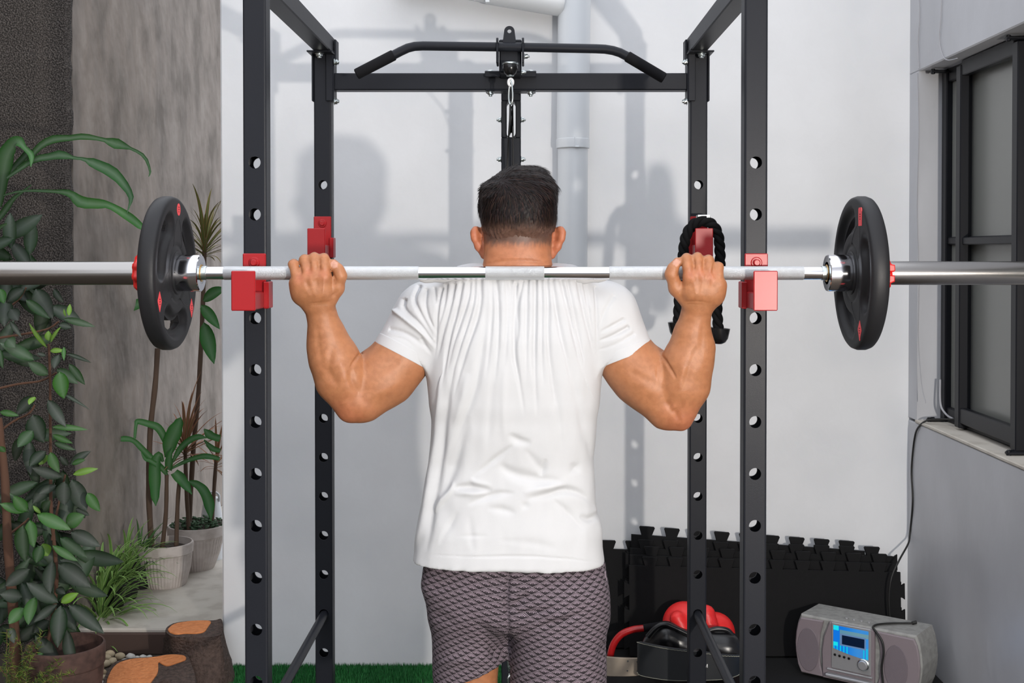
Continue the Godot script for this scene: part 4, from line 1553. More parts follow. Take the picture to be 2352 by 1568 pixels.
func shirt(root: Node3D) -> void:
	var f := Field.new()
	f.blend = 0.03
	f.group(0.05)
	f.rows(row_px([[652, 1040, 1325, 2.590, 2.75], [700, 985, 1384, 2.578, 2.785], [780, 984, 1387, 2.568, 2.80], [860, 980, 1382, 2.568, 2.80], [920, 985, 1378, 2.572, 2.80], [965, 992, 1370, 2.578, 2.795], [1060, 985, 1364, 2.588, 2.79], [1150, 970, 1368, 2.582, 2.79], [1220, 957, 1380, 2.574, 2.79], [1330, 944, 1394, 2.568, 2.79]]), 0.05)
	f.cone(PX(1115, 668, 2.665), PX(990, 722, 2.68), 0.058, 0.066)
	f.cone(PX(1262, 668, 2.665), PX(1385, 724, 2.68), 0.058, 0.066)
	# sleeves
	f.group(0.03)
	var cuffs := [[[975, 720, 2.682], [905, 851, 2.662], [925, 816], 0.064, 0.0665], [[1397, 718, 2.682], [1450, 856, 2.662], [1437, 821], 0.064, 0.065]]
	for q in cuffs:
		var a := f.cone(P3(q[0]), P3(q[1]), q[3], q[4])
		a.cut = true
		a.cn = a.ba.normalized()
		a.cp = a.a + a.cn * (PX(q[2][0], q[2][1], 2.667) - a.a).dot(a.cn)
		q.append_array([a.cp - a.cn * 0.003, a.cn, a.a + a.cn * (a.cp - a.a).dot(a.cn)])
		a.cp -= a.cn * 0.003
	# the yoke under the bar and the cloth pinched in front of it
	f.group(0.04)
	f.cone(PX(1085, 664, 2.652), PX(1292, 664, 2.652), 0.056, 0.056)
	var hem := [PX(1180, 1304, 2.62), Vector3(-0.018, -1, 0.03).normalized()]
	f.planes = [hem, [PX(1188, 622, 2.6), Vector3(0, 1, 0.2).normalized()]]
	var out := MB.new()
	f.net(Vector3(PX(840, 700, 2.6).x, PX(700, 1320, 2.6).y, -2.83), Vector3(PX(1520, 700, 2.6).x, PX(700, 600, 2.6).y, -2.53), 0.005, out)
	out.relax(1, 0.4)
	out.split(-0.2)
	out.relax(1, 0.4)
	# creases
	var fs := {}
	var g := func(flat: Array, w: float, amp: float) -> void: fold(fs, 900, 600, 3.92, flat, w * 1.05, amp * (1.9 if w < 6.0 else 1.25), 0.48 if w < 6.0 else 0.55)
	g.call([450, 230, 405, 430, 398, 700, 385, 900], 3.5, -0.0028)
	g.call([560, 190, 520, 420, 440, 700, 390, 1000], 5.0, -0.003)
	g.call([630, 180, 585, 430, 520, 660, 470, 960, 440, 1200], 5.0, -0.0034)
	g.call([700, 170, 690, 330, 610, 560, 540, 780, 500, 1000], 4.5, -0.003)
	g.call([745, 160, 740, 360, 660, 620, 570, 900, 520, 1150], 4.0, -0.0024)
	g.call([795, 150, 800, 420, 700, 700, 620, 960, 550, 1250], 5.5, -0.0036)
	g.call([935, 130, 962, 400, 955, 760, 930, 1100], 5.0, -0.0032)
	g.call([900, 140, 905, 420, 880, 760, 850, 1050], 4.5, -0.0022)
	g.call([1020, 140, 1045, 330, 1035, 700, 1010, 1000], 5.0, -0.0024)
	g.call([1075, 140, 1072, 420, 1065, 800], 4.0, -0.002)
	g.call([1225, 140, 1215, 420, 1205, 800, 1215, 1100], 4.5, -0.0026)
	g.call([1345, 140, 1350, 500, 1345, 850, 1370, 1150], 4.5, -0.0024)
	g.call([1395, 140, 1412, 400, 1402, 650, 1435, 1040, 1480, 1300], 5.0, -0.0034)
	g.call([1440, 150, 1500, 560, 1570, 850, 1610, 1100], 5.0, -0.003)
	g.call([1520, 150, 1600, 480, 1660, 760, 1730, 1050], 5.0, -0.0032)
	g.call([1580, 150, 1650, 500, 1710, 800, 1770, 1060], 4.0, -0.0024)
	g.call([1680, 160, 1725, 430, 1790, 700, 1845, 1000], 5.0, -0.003)
	g.call([1730, 170, 1770, 420, 1815, 680], 4.0, -0.0022)
	g.call([862, 160, 850, 500, 800, 850, 750, 1180, 590, 1568, 480, 1850], 9.0, -0.0042)
	g.call([1122, 190, 1104, 500, 1098, 840, 1140, 1040, 1195, 1400], 5.0, -0.0048)
	g.call([1180, 160, 1130, 380, 1140, 620, 1112, 800], 4.0, -0.0034)
	g.call([1290, 140, 1292, 500, 1280, 900, 1310, 1420], 5.0, -0.0042)
	g.call([1830, 220, 1848, 450, 1850, 900], 3.5, -0.0022)
	g.call([490, 200, 470, 400, 415, 620], 4.0, -0.0022)
	g.call([930, 820, 900, 1200, 860, 1700], 9.0, -0.0022)
	g.call([1020, 850, 1000, 1250, 1010, 1620], 8.0, 0.0022)
	g.call([460, 850, 430, 1250, 390, 1600, 330, 2000], 7.0, 0.005)
	g.call([560, 900, 500, 1250, 460, 1600, 400, 2000], 8.0, -0.004)
	g.call([1430, 850, 1480, 1250, 1540, 1700], 8.0, -0.0028)
	g.call([1600, 850, 1680, 1280, 1740, 1700], 8.0, -0.0026)
	g.call([680, 1000, 640, 1220, 560, 1500], 9.0, 0.003)
	# gathered under the bar
	g.call([1180, 130, 1160, 200, 1135, 330], 7.0, 0.003)
	g.call([1060, 130, 1010, 180, 985, 300], 6.0, 0.0025)
	g.call([1240, 140, 1235, 230, 1220, 400], 6.0, 0.0025)
	# sleeves
	g.call([255, 210, 190, 330, 235, 440, 400, 720], 4.5, -0.0048)
	g.call([310, 240, 290, 430, 395, 640], 4.5, -0.0036)
	g.call([110, 330, 90, 430, 250, 560, 395, 760], 4.5, -0.0044)
	g.call([20, 440, 120, 520, 270, 640, 395, 800], 5.0, 0.0042)
	g.call([-30, 610, 110, 640, 260, 740, 390, 850], 5.0, -0.0042)
	g.call([0, 690, 130, 700, 210, 790], 4.0, -0.0034)
	g.call([260, 690, 380, 880], 3.0, -0.003)
	g.call([380, 230, 400, 420], 3.5, -0.0026)
	g.call([2140, 590, 2020, 660, 1860, 720], 5.0, -0.0034)
	g.call([2190, 650, 2010, 760, 1850, 800], 4.5, -0.0034)
	g.call([2100, 520, 1990, 580, 1870, 640], 4.5, -0.0024)
	g.call([2060, 760, 1950, 830, 1850, 880], 3.5, -0.0026)
	g.call([2000, 300, 1920, 440, 1870, 600], 5.0, -0.0018)
	# sleeve hems
	g.call([-140, 690, 0, 755, 180, 850, 360, 950], 1.8, -0.0012)
	g.call([2330, 740, 2190, 800, 2020, 880, 1870, 950], 1.8, -0.0012)
	# lower back
	var l := func(flat: Array, w: float, amp: float) -> void: fold(fs, 900, 950, 3.92, flat, w * 1.2, amp * 1.3, 0.6)
	l.call([1090, 280, 940, 400, 730, 560], 6.0, -0.004)
	l.call([1050, 180, 1130, 240, 1260, 265], 8.0, -0.005)
	l.call([1200, 320, 1330, 480, 1360, 560], 8.0, -0.003)
	l.call([960, 450, 1080, 545, 1350, 600, 1540, 610], 11.0, -0.0075)
	l.call([1180, 720, 1400, 655, 1580, 640], 8.0, 0.005)
	l.call([1180, 775, 1400, 730, 1560, 680, 1720, 720, 1840, 850], 8.0, -0.0075)
	l.call([1380, 400, 1360, 500, 1350, 570], 7.0, -0.004)
	l.call([1600, 440, 1700, 540], 10.0, -0.004)
	l.call([550, 660, 720, 660, 905, 690], 7.0, -0.0075)
	l.call([560, 720, 720, 710, 860, 720], 7.0, 0.004)
	l.call([680, 820, 790, 765, 960, 715, 1110, 720], 7.0, -0.0052)
	l.call([720, 570, 730, 620, 900, 650], 6.0, 0.003)
	l.call([860, 850, 1000, 860, 1120, 900], 8.0, -0.0036)
	l.call([1150, 800, 1250, 850], 8.0, -0.003)
	l.call([1450, 770, 1600, 900, 1740, 1060], 8.0, -0.0045)
	l.call([1690, 920, 1790, 960, 1880, 870], 7.0, -0.0058)
	l.call([550, 600, 540, 680, 400, 830, 380, 900], 6.0, 0.0055)
	l.call([700, 20, 590, 350, 520, 600, 420, 740], 12.0, -0.0075)
	l.call([440, 60, 370, 500, 290, 950, 190, 1240], 7.0, 0.008)
	l.call([500, 80, 430, 480, 370, 800, 330, 1100, 310, 1250], 9.0, -0.006)
	l.call([600, 880, 520, 1000, 430, 1180], 7.0, -0.003)
	l.call([700, 900, 710, 1100, 740, 1250], 8.0, -0.002)
	l.call([560, 1100, 900, 1100], 4.0, -0.0012)
	l.call([960, 1140, 1300, 1160, 1500, 1220], 9.0, -0.0015)
	l.call([1870, 880, 1880, 1050, 1910, 1200], 6.0, 0.003)
	l.call([1710, 40, 1780, 300, 1830, 520], 7.0, -0.003)
	# hem line
	l.call([310, 1265, 700, 1290, 1200, 1278, 1600, 1305, 1900, 1345], 2.2, -0.0016)
	var n := out.normals()
	var soft := FastNoiseLite.new()
	soft.seed = 12
	soft.frequency = 11.0
	soft.fractal_octaves = 2
	for k in out.v.size():
		var p := out.v[k]
		var h := soft.get_noise_3d(p.x * 1.5, p.y * 0.6, p.z) * 0.0022
		if n[k].z > -0.15:
			var q := pic(p)
			h += fold_at(q.x, q.y, fs) * clampf(n[k].z * 3.0 + 0.5, 0.0, 1.0)
		for q in cuffs:
			if p.distance_to(q[7]) < 0.12: h *= clampf(((q[5] - p).dot(q[6]) - 0.019) / 0.03, 0.0, 1.0)
		out.v[k] = p + n[k] * h
	var m := mat("cotton", Color(0.775, 0.777, 0.785), 0.9)
	m.rim_enabled = true
	m.rim = 0.15
	tri_map(m, Vector3.ONE * 14.0)
	m.normal_enabled = true
	m.normal_scale = 0.12
	m.normal_texture = noise_tex(0.2, 256, 43, 2, null, 4.0)
	var sh := part("t_shirt", out, m, root)
	for q in cuffs:   # the turned and stitched sleeve hems
		var hb := MB.new()
		var r: float = q[4] - 0.0005
		hb.lathe([Vector2(r - 0.004, -0.026), Vector2(r - 0.001, -0.021), Vector2(r + 0.0002, -0.0195), Vector2(r + 0.0011, -0.0185), Vector2(r + 0.0014, -0.01), Vector2(r + 0.0014, 0.001), Vector2(r + 0.0008, 0.0028), Vector2(r - 0.0012, 0.002), Vector2(r - 0.002, -0.004), Vector2(r - 0.004, -0.02)], Transform3D(hb.axis(q[6]), q[7]), 72, func(t: float, _k: int) -> float: return 1.0 + 0.003 * sin(t * 5.0) + 0.002 * sin(t * 9.0 + 1.0))
		part("sleeve_hem", hb, m, sh)
	var b := MB.new()
	# ribbed collar round the neck, mostly behind the bar
	var pts := []
	for k in 33:
		var t := TAU * k / 32.0
		pts.append(PX(1188, 616, 2.685) + Vector3(cos(t) * 0.073, -0.004 + sin(t) * 0.012 - 0.01, sin(t) * 0.068))
	b.tube(pts, 0.0075, 10, false)
	part("collar", b, m, sh)
	# cloth bunched over the bar's far side
	b = MB.new()
	for q in [[965, 1120, 640.0], [1248, 1395, 640.0]]:
		pts = []
		var rr := []
		for k in 15:
			var t := k / 14.0
			pts.append(PX(lerpf(q[0], q[1], t), q[2] + sin(t * 11.0) * 2.0 - 3.0 * sin(t * PI), 2.612))
			rr.append(0.006 + 0.006 * sin(t * PI) + 0.0015 * sin(t * 23.0))
		b = MB.new()
		b.tube(pts, rr, 12)
		part("gathered_cloth", b, m, sh)

func shorts(root: Node3D) -> void:
	var f := Field.new()
	f.blend = 0.022
	f.group(0.03)
	f.rows(row_px([[1262, 985, 1385, 2.605, 2.775], [1310, 970, 1392, 2.590, 2.785], [1340, 966, 1394, 2.585, 2.785], [1400, 984, 1396, 2.583, 2.79], [1440, 990, 1396, 2.60, 2.78]]), 0.03)
	f.group(0.03)
	var a := f.cone(PX(1078, 1385, 2.69), PX(1082, 1660, 2.70), 0.0855, 0.082)
	a.cut = true
	a.cp = PX(1100, 1556, 2.62)
	a.cn = Vector3(0.36, -1.0, 0).normalized()
	f.group(0.03)
	f.cone(PX(1285, 1385, 2.675), PX(1281, 1720, 2.67), 0.104, 0.108)
	f.planes = [[Vector3(0, 0.47, 0), Vector3(0, -1, 0)]]
	var out := MB.new()
	f.net(Vector3(PX(940, 1400, 2.6).x, 0.45, -2.84), Vector3(PX(1420, 1400, 2.6).x, PX(1190, 1250, 2.6).y, -2.54), 0.007, out)
	out.split(-0.2)
	out.relax(1, 0.4)
	var fs := {}
	var g := func(flat: Array, w: float, amp: float) -> void: fold(fs, 930, 1280, 4.704, flat, w, amp * 1.5, 0.44)
	g.call([1130, 110, 1100, 350, 1100, 620, 1130, 900], 6.0, -0.008)
	g.call([1110, 600, 1250, 460, 1340, 390], 8.0, -0.006)
	g.call([1120, 600, 1400, 590, 1630, 540], 5.0, -0.005)
	g.call([1380, 770, 1560, 720, 1750, 660, 1940, 600], 6.0, -0.005)
	g.call([1500, 640, 1700, 620, 1800, 610], 9.0, 0.003)
	g.call([1000, 1100, 900, 800, 700, 700], 14.0, -0.004)
	g.call([320, 1150, 600, 1090, 900, 1130], 12.0, 0.004)
	g.call([300, 620, 420, 640, 560, 760], 12.0, -0.003)
	g.call([2180, 900, 2130, 1000, 2120, 1200], 8.0, -0.004)
	g.call([220, 340, 420, 300, 600, 200], 12.0, -0.003)
	g.call([900, 1050, 1060, 1000, 1120, 900], 16.0, -0.007)
	var n := out.normals()
	var soft := FastNoiseLite.new()
	soft.seed = 15
	soft.frequency = 9.0
	for k in out.v.size():
		var p := out.v[k]
		var h := soft.get_noise_3d(p.x, p.y, p.z) * 0.002
		if n[k].z > -0.1:
			var q := pic(p)
			h += fold_at(q.x, q.y, fs)
		out.v[k] = p + n[k] * h
	var cx := PX(1167, 1400, 2.62).x
	for k in out.v.size():
		var p := out.v[k]
		var left := p.x < cx
		var axis_x := PX(1078 if left else 1283, 1400, 2.69).x
		var r := 0.09 if left else 0.105
		var ang := atan2(p.x - axis_x, p.z + 2.685)
		var u := axis_x + ang * r
		var dy := (p.x - cx) * -0.3 - pow(p.x - cx, 2) * 0.6 if left else (p.x - cx) * 0.02
		out.uv[k] = Vector2(u / 0.0262, -(p.y + dy * (-1.0 if left else 1.0)) / 0.0152)
	# woven print: stacked chevrons inside a dotted diamond net
	var w := 104
	var hh := 60
	var im := Image.create_empty(w, hh, true, Image.FORMAT_RGB8)
	var dark := Color(0.14, 0.11, 0.13)
	var light := Color(0.62, 0.56, 0.6)
	im.fill(dark)
	for y in hh:
		for x in w:
			for o in [[0.5, 0.5], [0.0, 0.0], [1.0, 0.0], [0.0, 1.0], [1.0, 1.0]]:
				var u: float = (float(x) + 0.5) / w - o[0]
				var v: float = (float(y) + 0.5) / hh - o[1]
				var dd := absf(u) * 2.0 + absf(v) * 2.0
				if dd > 1.0: continue
				var up := v < 0.34 - absf(u) * 0.0
				if dd > 0.92 and (x % 5 != 0): im.set_pixel(x, y, light.darkened(0.04))
				elif dd > 0.58 and dd < 0.73 and v < 0.0: im.set_pixel(x, y, light)
				elif dd > 0.26 and dd < 0.42 and v < 0.05: im.set_pixel(x, y, light)
				elif dd < 0.11 and v > -0.02: im.set_pixel(x, y, light)
	im.generate_mipmaps()
	var m := mat("print_cloth", Color.WHITE, 0.9)
	m.albedo_texture = ImageTexture.create_from_image(im)
	m.normal_enabled = false
	var sh := part("shorts", out, m, root)
	var b := MB.new()
	var gp := PX(930 + 1690 / 4.704, 1280 + 625 / 4.704, 2.575)
	var pts := []
	for k in 17: pts.append(gp + Vector3(cos(TAU * k / 16.0), sin(TAU * k / 16.0), 0.0) * 0.0042 + Vector3(0, 0, -0.001))
	b.tube(pts, 0.0014, 8, false)
	part("eyelet", b, M.brass, sh)
	b = MB.new()
	for q in [[[1389, 1312], [1396, 1350], [1398, 1385], [1392, 1402]]]:
		pts = []
		for e in q: pts.append(PX(e[0] - 2, e[1], 2.655))
		b.tube(pts, 0.003, 8)
	part("pocket_edge", b, m, sh)

func hair(root: Node3D) -> void:
	var f := Field.new()
	f.blend = 0.01
	f.group(0.022)
	f.rows(row_px([[386, 1168, 1222, 2.655, 2.77], [396, 1146, 1243, 2.632, 2.785], [412, 1126, 1262, 2.614, 2.80], [432, 1110, 1274, 2.602, 2.80], [455, 1106, 1279, 2.594, 2.80], [500, 1105, 1279, 2.591, 2.80], [530, 1107, 1275, 2.597, 2.80], [556, 1112, 1267, 2.606, 2.80], [575, 1117, 1260, 2.610, 2.78], [592, 1121, 1256, 2.614, 2.775], [612, 1128, 1250, 2.628, 2.77]], 2.70), 0.012)
	chain_px(f, [[1119, 434, 2.69, 0.0125], [1116, 480, 2.69, 0.013]])
	chain_px(f, [[1185, 405, 2.68, 0.016], [1235, 408, 2.69, 0.018], [1262, 432, 2.69, 0.014]])
	# open towards the face and below the hair line
	f.planes = [[PX(1189, 604, 2.62), Vector3(0, -1, -0.5).normalized()], [PX(1189, 500, 2.785), Vector3(0, -0.35, -1).normalized()]]
	var out := MB.new()
	f.net(Vector3(PX(1080, 500, 2.7).x, PX(1190, 610, 2.7).y, -2.86), Vector3(PX(1300, 500, 2.7).x, PX(1190, 370, 2.7).y, -2.57), 0.0034, out)
	var n := out.normals()
	var dark := lin(0.085, 0.07, 0.07)
	var strand := FastNoiseLite.new()
	strand.seed = 8
	strand.frequency = 1.0
	for k in out.v.size():
		var p := out.v[k]
		var q := pic(p)
		var t := nape(p)
		var s := strand.get_noise_2d(q.x * 0.9 + (q.y - 415.0) * 0.25, q.y * 0.08)
		out.v[k] = p + n[k] * (s * 0.0022 * (1.0 - t) - 0.011 * smoothstep(0.42, 0.86, t))
		out.c[k] = dark.lerp(stubble(), smoothstep(0.1, 0.66, t))
	var hm := vmat("hair", 0.5)
	hm.metallic_specular = 0.3
	var h := part("hair", out, hm, root)
	# single tufts, combed away from the crown and down the back
	var b := MB.new()
	var crown := Vector2(1152, 412)
	for e in 11000:
		var k := rng.randi_range(0, out.v.size() - 1)
		var p := out.v[k]
		var q := pic(p)
		var t := nape(p)
		if t > 0.9 or rng.randf() < (t - 0.5) * 1.6: continue
		var dir2 := (q - crown)
		var away := dir2.normalized()
		var swirl := Vector2(-away.y, away.x) * 0.35
		var d2 := (away + swirl + Vector2(0.05, 0.5 if q.y > 440 else -0.05)).normalized()
		if q.y > 470: d2 = Vector2(rng.randf_range(-0.18, 0.18), 1).normalized()
		var d3 := Vector3(d2.x, -d2.y, 0.0)
		d3 = (d3 - n[k] * d3.dot(n[k]))
		if d3.length() < 0.2: continue
		d3 = d3.normalized()
		var len := lerpf(0.021, 0.004, smoothstep(0.0, 0.6, t)) * rng.randf_range(0.6, 1.15)
		if q.x < 1150 and q.y < 450: len *= 0.7
		var w := d3.cross(n[k]) * lerpf(0.00075, 0.00022, smoothstep(0.0, 0.6, t))
		var base := p - n[k] * 0.001
		var tilt := lerpf(0.22, 0.5, t)
		if q.x < 1145 and q.y > 415 and q.y < 450: tilt = 0.45
		var mid := base + (d3 + n[k] * tilt).normalized() * len * 0.5
		var tip := mid + (d3 + n[k] * (tilt * 0.25)).normalized() * len * 0.5
		var shade := rng.randf()
		b.col = lin(0.07, 0.058, 0.06).lerp(lin(0.25, 0.18, 0.155), shade * shade * (0.9 if q.y > 440 else 0.7)).lerp(stubble(), t * 0.75)
		var i0 := b.add(base - w)
		var i1 := b.add(base + w)
		var i2 := b.add(mid + w * 0.8)
		var i3 := b.add(mid - w * 0.8)
		var i4 := b.add(tip)
		b.quad_i(i0, i1, i2, i3)
		b.tri_i(i3, i2, i4)
	var o := part("hair_strands", b, hm, h)
	o.set_meta("kind", "stuff")

func shoes(root: Node3D) -> void:
	for s in [-1.0, 1.0]:
		var z := -2.705 if s < 0 else -2.665
		var c := Vector3(-0.024 + s * 0.105, 0, z + 0.02)
		var b := MB.new()
		var f := Field.new()
		f.blend = 0.02
		f.group(0.03)
		f.cone(c + Vector3(0, 0.05, 0.02), c + Vector3(s * 0.016, 0.04, -0.17), 0.042, 0.036)
		f.cone(c + Vector3(0, 0.09, 0), c + Vector3(0, 0.05, 0), 0.044, 0.042)
		f.planes = [[Vector3(0, 0.006, 0), Vector3(0, -1, 0)], [Vector3(0, 0.1, 0), Vector3(0, 1, 0)]]
		f.net(c + Vector3(-0.09, 0, -0.25), c + Vector3(0.09, 0.13, 0.09), 0.009, b)
		part("shoe", b, M.rubber, root)

# ---------------------------------------------------------------- things along the walls
func GP(x: float, y: float, h: float) -> Vector3:   # the place at height h seen at a picture point
	var v := Vector3((x - CX) / F, -(y - CY) / F, -1.0).rotated(Vector3.RIGHT, PITCH)
	return EYE + v * ((h - EYE.y) / v.y)

const STEP := 0.085

func smooth_path(pts: Array, n := 6) -> Array:
	var c := Curve3D.new()
	for k in pts.size():
		var t: Vector3 = (pts[mini(k + 1, pts.size() - 1)] - pts[maxi(k - 1, 0)]) * 0.17
		c.add_point(pts[k], -t, t)
	var out := []
	var total := pts.size() * n
	for k in total + 1: out.append(c.sample_baked(c.get_baked_length() * k / total, true))
	return out

func clutter() -> void:
	var xr := PX(2087, 784, WALL_D).x
	# rain pipe on the back wall
	var dp := thing("drain_pipe", "white plastic drain pipe with a branch, running down the back wall", "drain pipe", Vector3(PX(1318, 330, 4.19).x, 1.6, -4.19))
	var top := PX(1321, -160, 4.19)
	var mid := PX(1316, 330, 4.19)
	var low := Vector3(mid.x - 0.006, 0.0, -4.195)
	var b := MB.new()
	b.tube([top, mid + Vector3(0, 0.012, 0), mid], [0.056, 0.056, 0.054], 40)
	part("upper_pipe", b, M.white_plastic, dp)
	b = MB.new()
	b.tube([mid + Vector3(0, 0.016, 0), low], [0.0515, 0.0515], 40)
	part("lower_pipe", b, M.white_plastic, dp)
	b = MB.new()
	b.lathe([Vector2(0.05, -0.016), Vector2(0.0565, -0.016), Vector2(0.0575, -0.014), Vector2(0.0575, 0.014), Vector2(0.0565, 0.016), Vector2(0.05, 0.016)], Transform3D(Basis(), mid), 40)
	part("coupling", b, M.white_plastic, dp)
	b = MB.new()
	b.box(mid + Vector3(0.004, 0.002, 0.0575), Vector3(0.003, 0.036, 0.006), 0.001)
	b.box(mid + Vector3(0.011, -0.015, 0.0575), Vector3(0.016, 0.004, 0.006), 0.001)
	part("clip", b, M.white_plastic, dp)
	b = MB.new()
	var h0 := PX(900, -62, 4.185)
	var h1 := PX(1298, 4, 4.185)
	b.tube([h0, h1], [0.048, 0.048], 36)
	part("branch_pipe", b, M.white_plastic, dp)
	b = MB.new()
	var ht := (h1 - h0).normalized()
	var hj := PX(1120, -26, 4.185)
	b.tube([hj, hj + ht * 0.004, h1 - ht * 0.004, h1], [0.049, 0.0525, 0.0525, 0.05], 36)
	part("branch_socket", b, M.white_plastic, dp)
	b = MB.new()
	b.box(hj + Vector3(0.0, -0.047, 0.02), Vector3(0.014, 0.012, 0.03), 0.001)
	part("clip", b, M.white_plastic, dp)
	# cords on the side wall
	var rw := func(x: float, y: float) -> Vector3:
		var d := (xr - 0.004) * F / (x - CX)
		return Vector3(xr - 0.004, PX(x, y, d).y, -d)
	var cords := [
		["white cord running down the side wall into the window's top corner", [[2161, -40], [2158, 40], [2155, 95], [2163, 128], [2175, 138], [2196, 134]]],
		["thin white cord in the wall corner, above the window", [[2106, -40], [2109, 40], [2106, 100], [2108, 158]]],
		["thin white cord in the wall corner, beside the window", [[2105, 168], [2109, 300], [2106, 480], [2111, 640], [2110, 780], [2118, 880], [2128, 925]]]]
	for q in cords:
		b = MB.new()
		var pts := []
		for e in q[1]: pts.append(rw.call(e[0], e[1]))
		b.tube(smooth_path(pts), 0.0016, 8)
		tag(part("wall_cord", b, M.white_cord), q[0], "cord")
	b = MB.new()
	b.tube(smooth_path([Vector3(xr + 0.06, PX(2140, 870, 4.13).y, -4.11), Vector3(xr + 0.055, PX(2150, 925, 4.12).y, -4.09), Vector3(xr + 0.06, PX(2160, 950, 4.06).y, -4.05), Vector3(xr + 0.066, PX(2175, 960, 4.02).y, -4.0)]), 0.0035, 8)
	tag(part("window_cord", b, M.white_cord), "short white cable dropping onto the window sill", "cable")
	b = MB.new()
	var pts2 := [Vector3(xr + 0.07, PX(2185, 962, 4.0).y, -3.99), PX(2135, 964, 4.06), rw.call(2112, 980), rw.call(2102, 1010), rw.call(2096, 1080), rw.call(2099, 1150), rw.call(2093, 1225), PX(2086, 1248, 4.17), PX(2066, 1285, 4.09), PX(2048, 1325, 4.07), PX(2042, 1370, 4.07), PX(2044, 1420, 4.07)]
	b.tube(smooth_path(pts2), 0.0032, 8)
	tag(part("hanging_cord", b, M.black_cord), "black power cord hanging from the window sill down to the mats", "cord")
	# rubber floor tiles behind the rack
	b = MB.new()
	b.box(Vector3((0.1 + xr) * 0.5, STEP * 0.5, -3.93), Vector3(xr - 0.1 - 0.006, STEP - 0.002, 0.64), 0.004)
	tag(part("floor_mat", b, M.floor_rubber), "thick black rubber mat on the ground under the radio and the boxing gear", "mat")
	turf()
	mats()
	radio()
	gear()

func turf() -> void:
	var b := MB.new()
	var base := MB.new()
	base.box(Vector3(-0.49, 0.0005, -2.6), Vector3(1.16, 0.005, 3.3), 0.001)
	var t := part("artificial_turf", base, mat("turf_back", Color(0.06, 0.2, 0.1), 0.9))
	tag(t, "green artificial turf along the foot of the white wall", "turf", "", "stuff")
	var blade := MB.new()
	blade.tri(Vector3(-0.0016, 0, 0), Vector3(0.0016, 0, 0), Vector3(0.0006, 0.017, 0.003))
	var mm := MultiMesh.new()
	mm.transform_format = MultiMesh.TRANSFORM_3D
	mm.use_colors = true
	mm.mesh = blade.mesh()
	mm.instance_count = 26000
	for k in mm.instance_count:
		var p := Vector3(rng.randf_range(-1.06, 0.08), 0.002, -rng.randf_range(3.98, 4.256))
		mm.set_instance_transform(k, Transform3D(Basis(Vector3.UP, rng.randf() * TAU) * Basis(Vector3.RIGHT, rng.randf_range(-0.5, 0.5)) * Basis.from_scale(Vector3.ONE * rng.randf_range(0.7, 1.2)), p - world_of(t)))
		mm.set_instance_color(k, lin(0.07, 0.34, 0.15).lerp(lin(0.14, 0.48, 0.21), rng.randf()))
	var mi := MultiMeshInstance3D.new()
	mi.multimesh = mm
	mi.material_override = vmat("turf_blade", 0.7)
	mi.name = "turf_blades"
	mi.set_meta("kind", "stuff")
	t.add_child(mi)

func mats() -> void:
	mat("eva_black", Color(0.08, 0.08, 0.085), 0.75).metallic_specular = 0.3
	tri_map(M.eva_black, Vector3.ONE * 12.0)
	M.eva_black.normal_enabled = true
	M.eva_black.normal_scale = 0.25
	M.eva_black.normal_texture = noise_tex(0.2, 256, 51, 2, null, 5.0)
	# top left, top right (picture), distance of the foot, tab phase
	var rows := [
		[[1290, 1258], [1520, 1262], 4.205, 0.55, "rearmost black puzzle mat, shifted towards the man's hip"],
		[[1450, 1226], [1985, 1264], 4.183, 0.3, "tallest black puzzle mat, its tabs against the white wall"],
		[[1447, 1257], [2050, 1276], 4.161, 0.3, "black puzzle mat third from the front of the stack"],
		[[1446, 1272], [2058, 1292], 4.139, 0.55, "black puzzle mat second from the front of the stack"],
		[[1444, 1296], [2066, 1312], 4.117, 0.52, "frontmost black puzzle mat leaning behind the radio"]]
	for q in rows:
		var d: float = q[2]
		var a := PX(q[0][0], q[0][1], d + 0.02)
		var c := PX(q[1][0], q[1][1], d + 0.02)
		var u := Vector2(c.x - a.x, c.y - a.y)
		var lng := u.length()
		u /= lng
		var up := Vector2(-u.y, u.x)
		var hgt := a.y - STEP
		var poly := PackedVector2Array()
		var pitch := 0.0865
		var o := Vector2(a.x, a.y)
		# left edge, going up
		poly.append(Vector2(a.x, STEP + 0.004))
		var n := int(hgt / pitch)
		for k in n:
			var y := STEP + 0.035 + k * pitch
			for e in [[0, 0.0], [-0.028, -0.009], [-0.028, 0.046], [0, 0.037]]: poly.append(Vector2(a.x + e[0] * 0.6, y + e[1]))
		poly.append(o)
		var s = pitch * q[3]
		while s + 0.06 < lng:
			for e in [[0.009, 0.0], [0.0, 0.026], [0.003, 0.03], [0.051, 0.03], [0.054, 0.026], [0.045, 0.0]]: poly.append(o + u * (s + e[0]) + up * e[1])
			s += pitch
		poly.append(o + u * lng)
		for k in n:
			var y := STEP + 0.02 + (n - 1 - k) * pitch
			for e in [[0, 0.045], [0.028, 0.054], [0.028, -0.0], [0, 0.009]]: poly.append(Vector2(c.x + e[0] * 0.5, y + e[1]))
		poly.append(Vector2(c.x, STEP + 0.004))
		var b := MB.new()
		var foot := Vector3(0, STEP, -d)
		var lean := Basis(Vector3.RIGHT, -0.07)
		b.prism(poly, 0.013, Transform3D(lean, foot - lean * Vector3(0, STEP, 0)), 0.0018)
		tag(part("puzzle_mat", b, M.eva_black), q[4], "foam mat", "puzzle mats leaning on the back wall")

